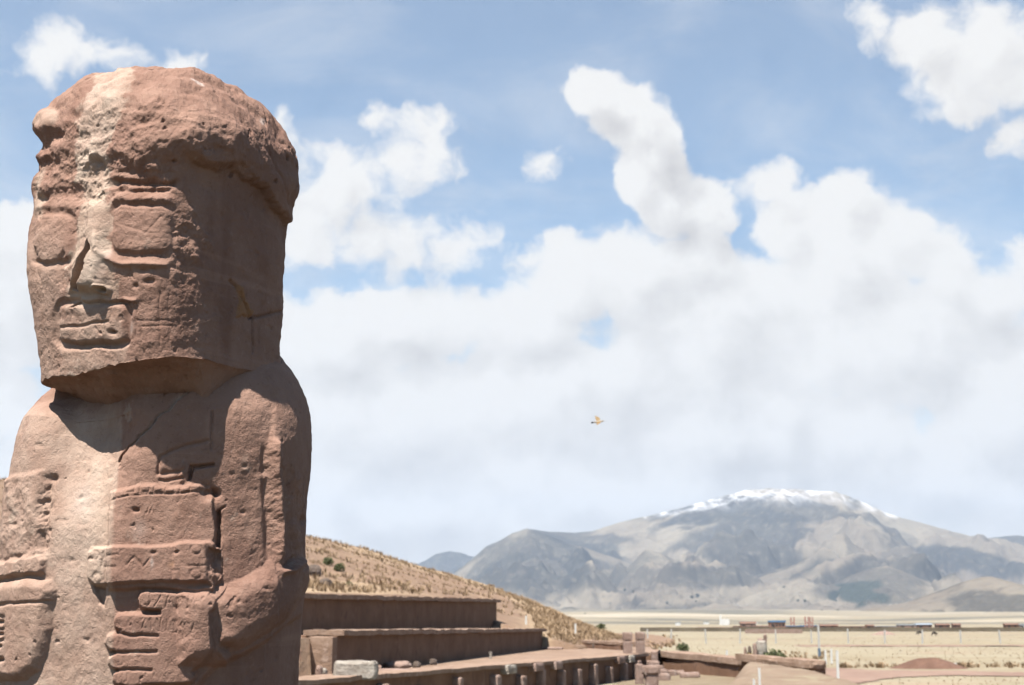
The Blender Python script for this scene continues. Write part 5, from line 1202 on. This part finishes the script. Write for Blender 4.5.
# ---- the bird in flight
def bird():
    Yb = 26.0; c = at(598.5, 421.5, Yb); s = 1.0/FPX*Yb     # one photo pixel at the bird, in metres
    m1 = mat('bird_tan', (.22, .15, .08), (.31, .22, .12), 60, 0); m2 = mat('bird_cream', (.36, .30, .22), (.44, .37, .28), 60, 0); m3 = mat('bird_dark', (.03, .028, .028), (.05, .045, .045), 30, 0); m4 = mat('bird_grey', (.30, .28, .26), (.36, .34, .32), 30, 0)
    root = thing('flying_bird', tuple(c), 'tan bird with a dark tail and long bill flying before the clouds', 'bird')
    # body, neck, head and tail root as one lathe along x (flying to the right)
    st = [(-5.6, .35, .25), (-4.6, .8, .35), (-3.4, 1.2, .5), (-2, 1.75, .75), (-.4, 2.15, .95), (1.2, 2.0, 1.0), (2.6, 1.5, .85), (3.5, 1.15, .75), (4.3, 1.15, .8), (4.9, .9, .7), (5.3, .45, .4), (6.4, .22, .2), (7.8, .06, .06)]
    V = []; n = 14
    for i, (x, r, w) in enumerate(st):
        zc = .12*x-.35+(.25 if x > 3 else 0)
        for k in range(n): a = 2*math.pi*k/n; V.append((x*s, w*1.15*s*math.cos(a), (zc+r*.62*math.sin(a))*s))
    V = np.array(V); body = mesh_np('body', V, grid_faces(len(st), n, True), m2, root)
    for m_ in (m1, m4): body.data.materials.append(m_)
    for p in body.data.polygons:
        x = p.center[0]/s; z = p.center[2]/s-(.12*x-.35)
        p.material_index = 2 if x > 5.2 else (1 if (z < -.5 or x < -3.6) else 0)
    def blade(name, out, m, th=.18):
        out = np.array(out, float)*s; up_ = np.array([0, th*s, 0]); n_ = len(out); c_ = out.mean(0)
        V = np.concatenate([out+up_*.3, out-up_*.3, [c_+up_*1.6, c_-up_*1.6]]); F = []
        for i in range(n_):
            j = (i+1) % n_; F += [(i, j, 2*n_, 2*n_), (j+n_, i+n_, 2*n_+1, 2*n_+1), (i, i+n_, j+n_, j)]
        me = bpy.data.meshes.new(name); me.from_pydata([tuple(v) for v in V], [], [tuple(dict.fromkeys(f)) for f in F]); me.materials.append(m)
        o = bpy.data.objects.new(name, me); COL.objects.link(o); o.parent = root; return o
    # far wing raised, near wing swept down; feathered trailing edges
    blade('wing', [(1.6, .9, .6), (1.9, 2.6, 2.6), (1.2, 4.0, 4.4), (-.4, 4.8, 5.6), (-2.2, 5.2, 6.5), (-3.4, 5.0, 6.3), (-3.1, 4.2, 5.2), (-3.3, 3.8, 4.5), (-2.7, 3.0, 3.6), (-2.9, 2.4, 2.6), (-2.3, 1.6, 1.4), (-1.8, .9, .5)], m1)
    blade('wing', [(2.2, -.9, -.2), (2.4, -2.0, -1.2), (1.6, -3.2, -2.2), (.2, -4.0, -2.9), (-1.0, -4.6, -3.6), (-2.1, -4.8, -4.2), (-2.0, -4.0, -3.3), (-2.2, -3.0, -2.6), (-1.9, -2.0, -1.6), (-1.6, -1.0, -.6)], mat('bird_ochre', (.20, .12, .05), (.28, .18, .08), 60, 0))
    blade('tail', [(-4.4, -.5, -.7), (-5.6, -1.4, -.5), (-7.4, -1.6, -.7), (-7.6, -.3, -1.3), (-7.3, 1.2, -1.9), (-5.6, 1.0, -1.7), (-4.4, .5, -1.1)], m3, .3)
    for k_ in (1, -1):
        e = mesh_np('eye', np.array([(4.5, .82*k_, .45), (4.75, .84*k_, .45), (4.75, .84*k_, .65), (4.5, .82*k_, .65)])*s, [(0, 1, 2, 3)], m3, root)
bird()

# ---- set the far trees down on the terrain under their sight lines
bpy.context.view_layer.update()
from mathutils.bvhtree import BVHTree
_dg = bpy.context.evaluated_depsgraph_get()
_terr = [BVHTree.FromObject(o, _dg) for o in COL.objects if o.name.split('.')[0] in ('mountains', 'ground')]
for k, (px, py, Y, s, lb) in enumerate(TREES):
    r = ray(px, py); r = r/np.linalg.norm(r); hits = [b_.ray_cast(Vector(EYE), Vector(r)) for b_ in _terr]; hits = [h for h in hits if h[0] is not None]
    if not hits: continue
    h = min(hits, key=lambda q: q[3]); x, y, z = h[0]; s = s*.12*y/FPX
    t = thing('far_tree', (x, y, z), lb, 'tree', 'scattered trees on the far slopes')
    leaf_cloud('crown', 200, (s*1.2, s, s*.9), s*.12, LEAFD, t, 200+k, (0, 0, s*.5)); tube('trunk', [(x, y, z-1), (x+s*.02, y, z+s*.35)], [s*.05, s*.035], BARK, t)
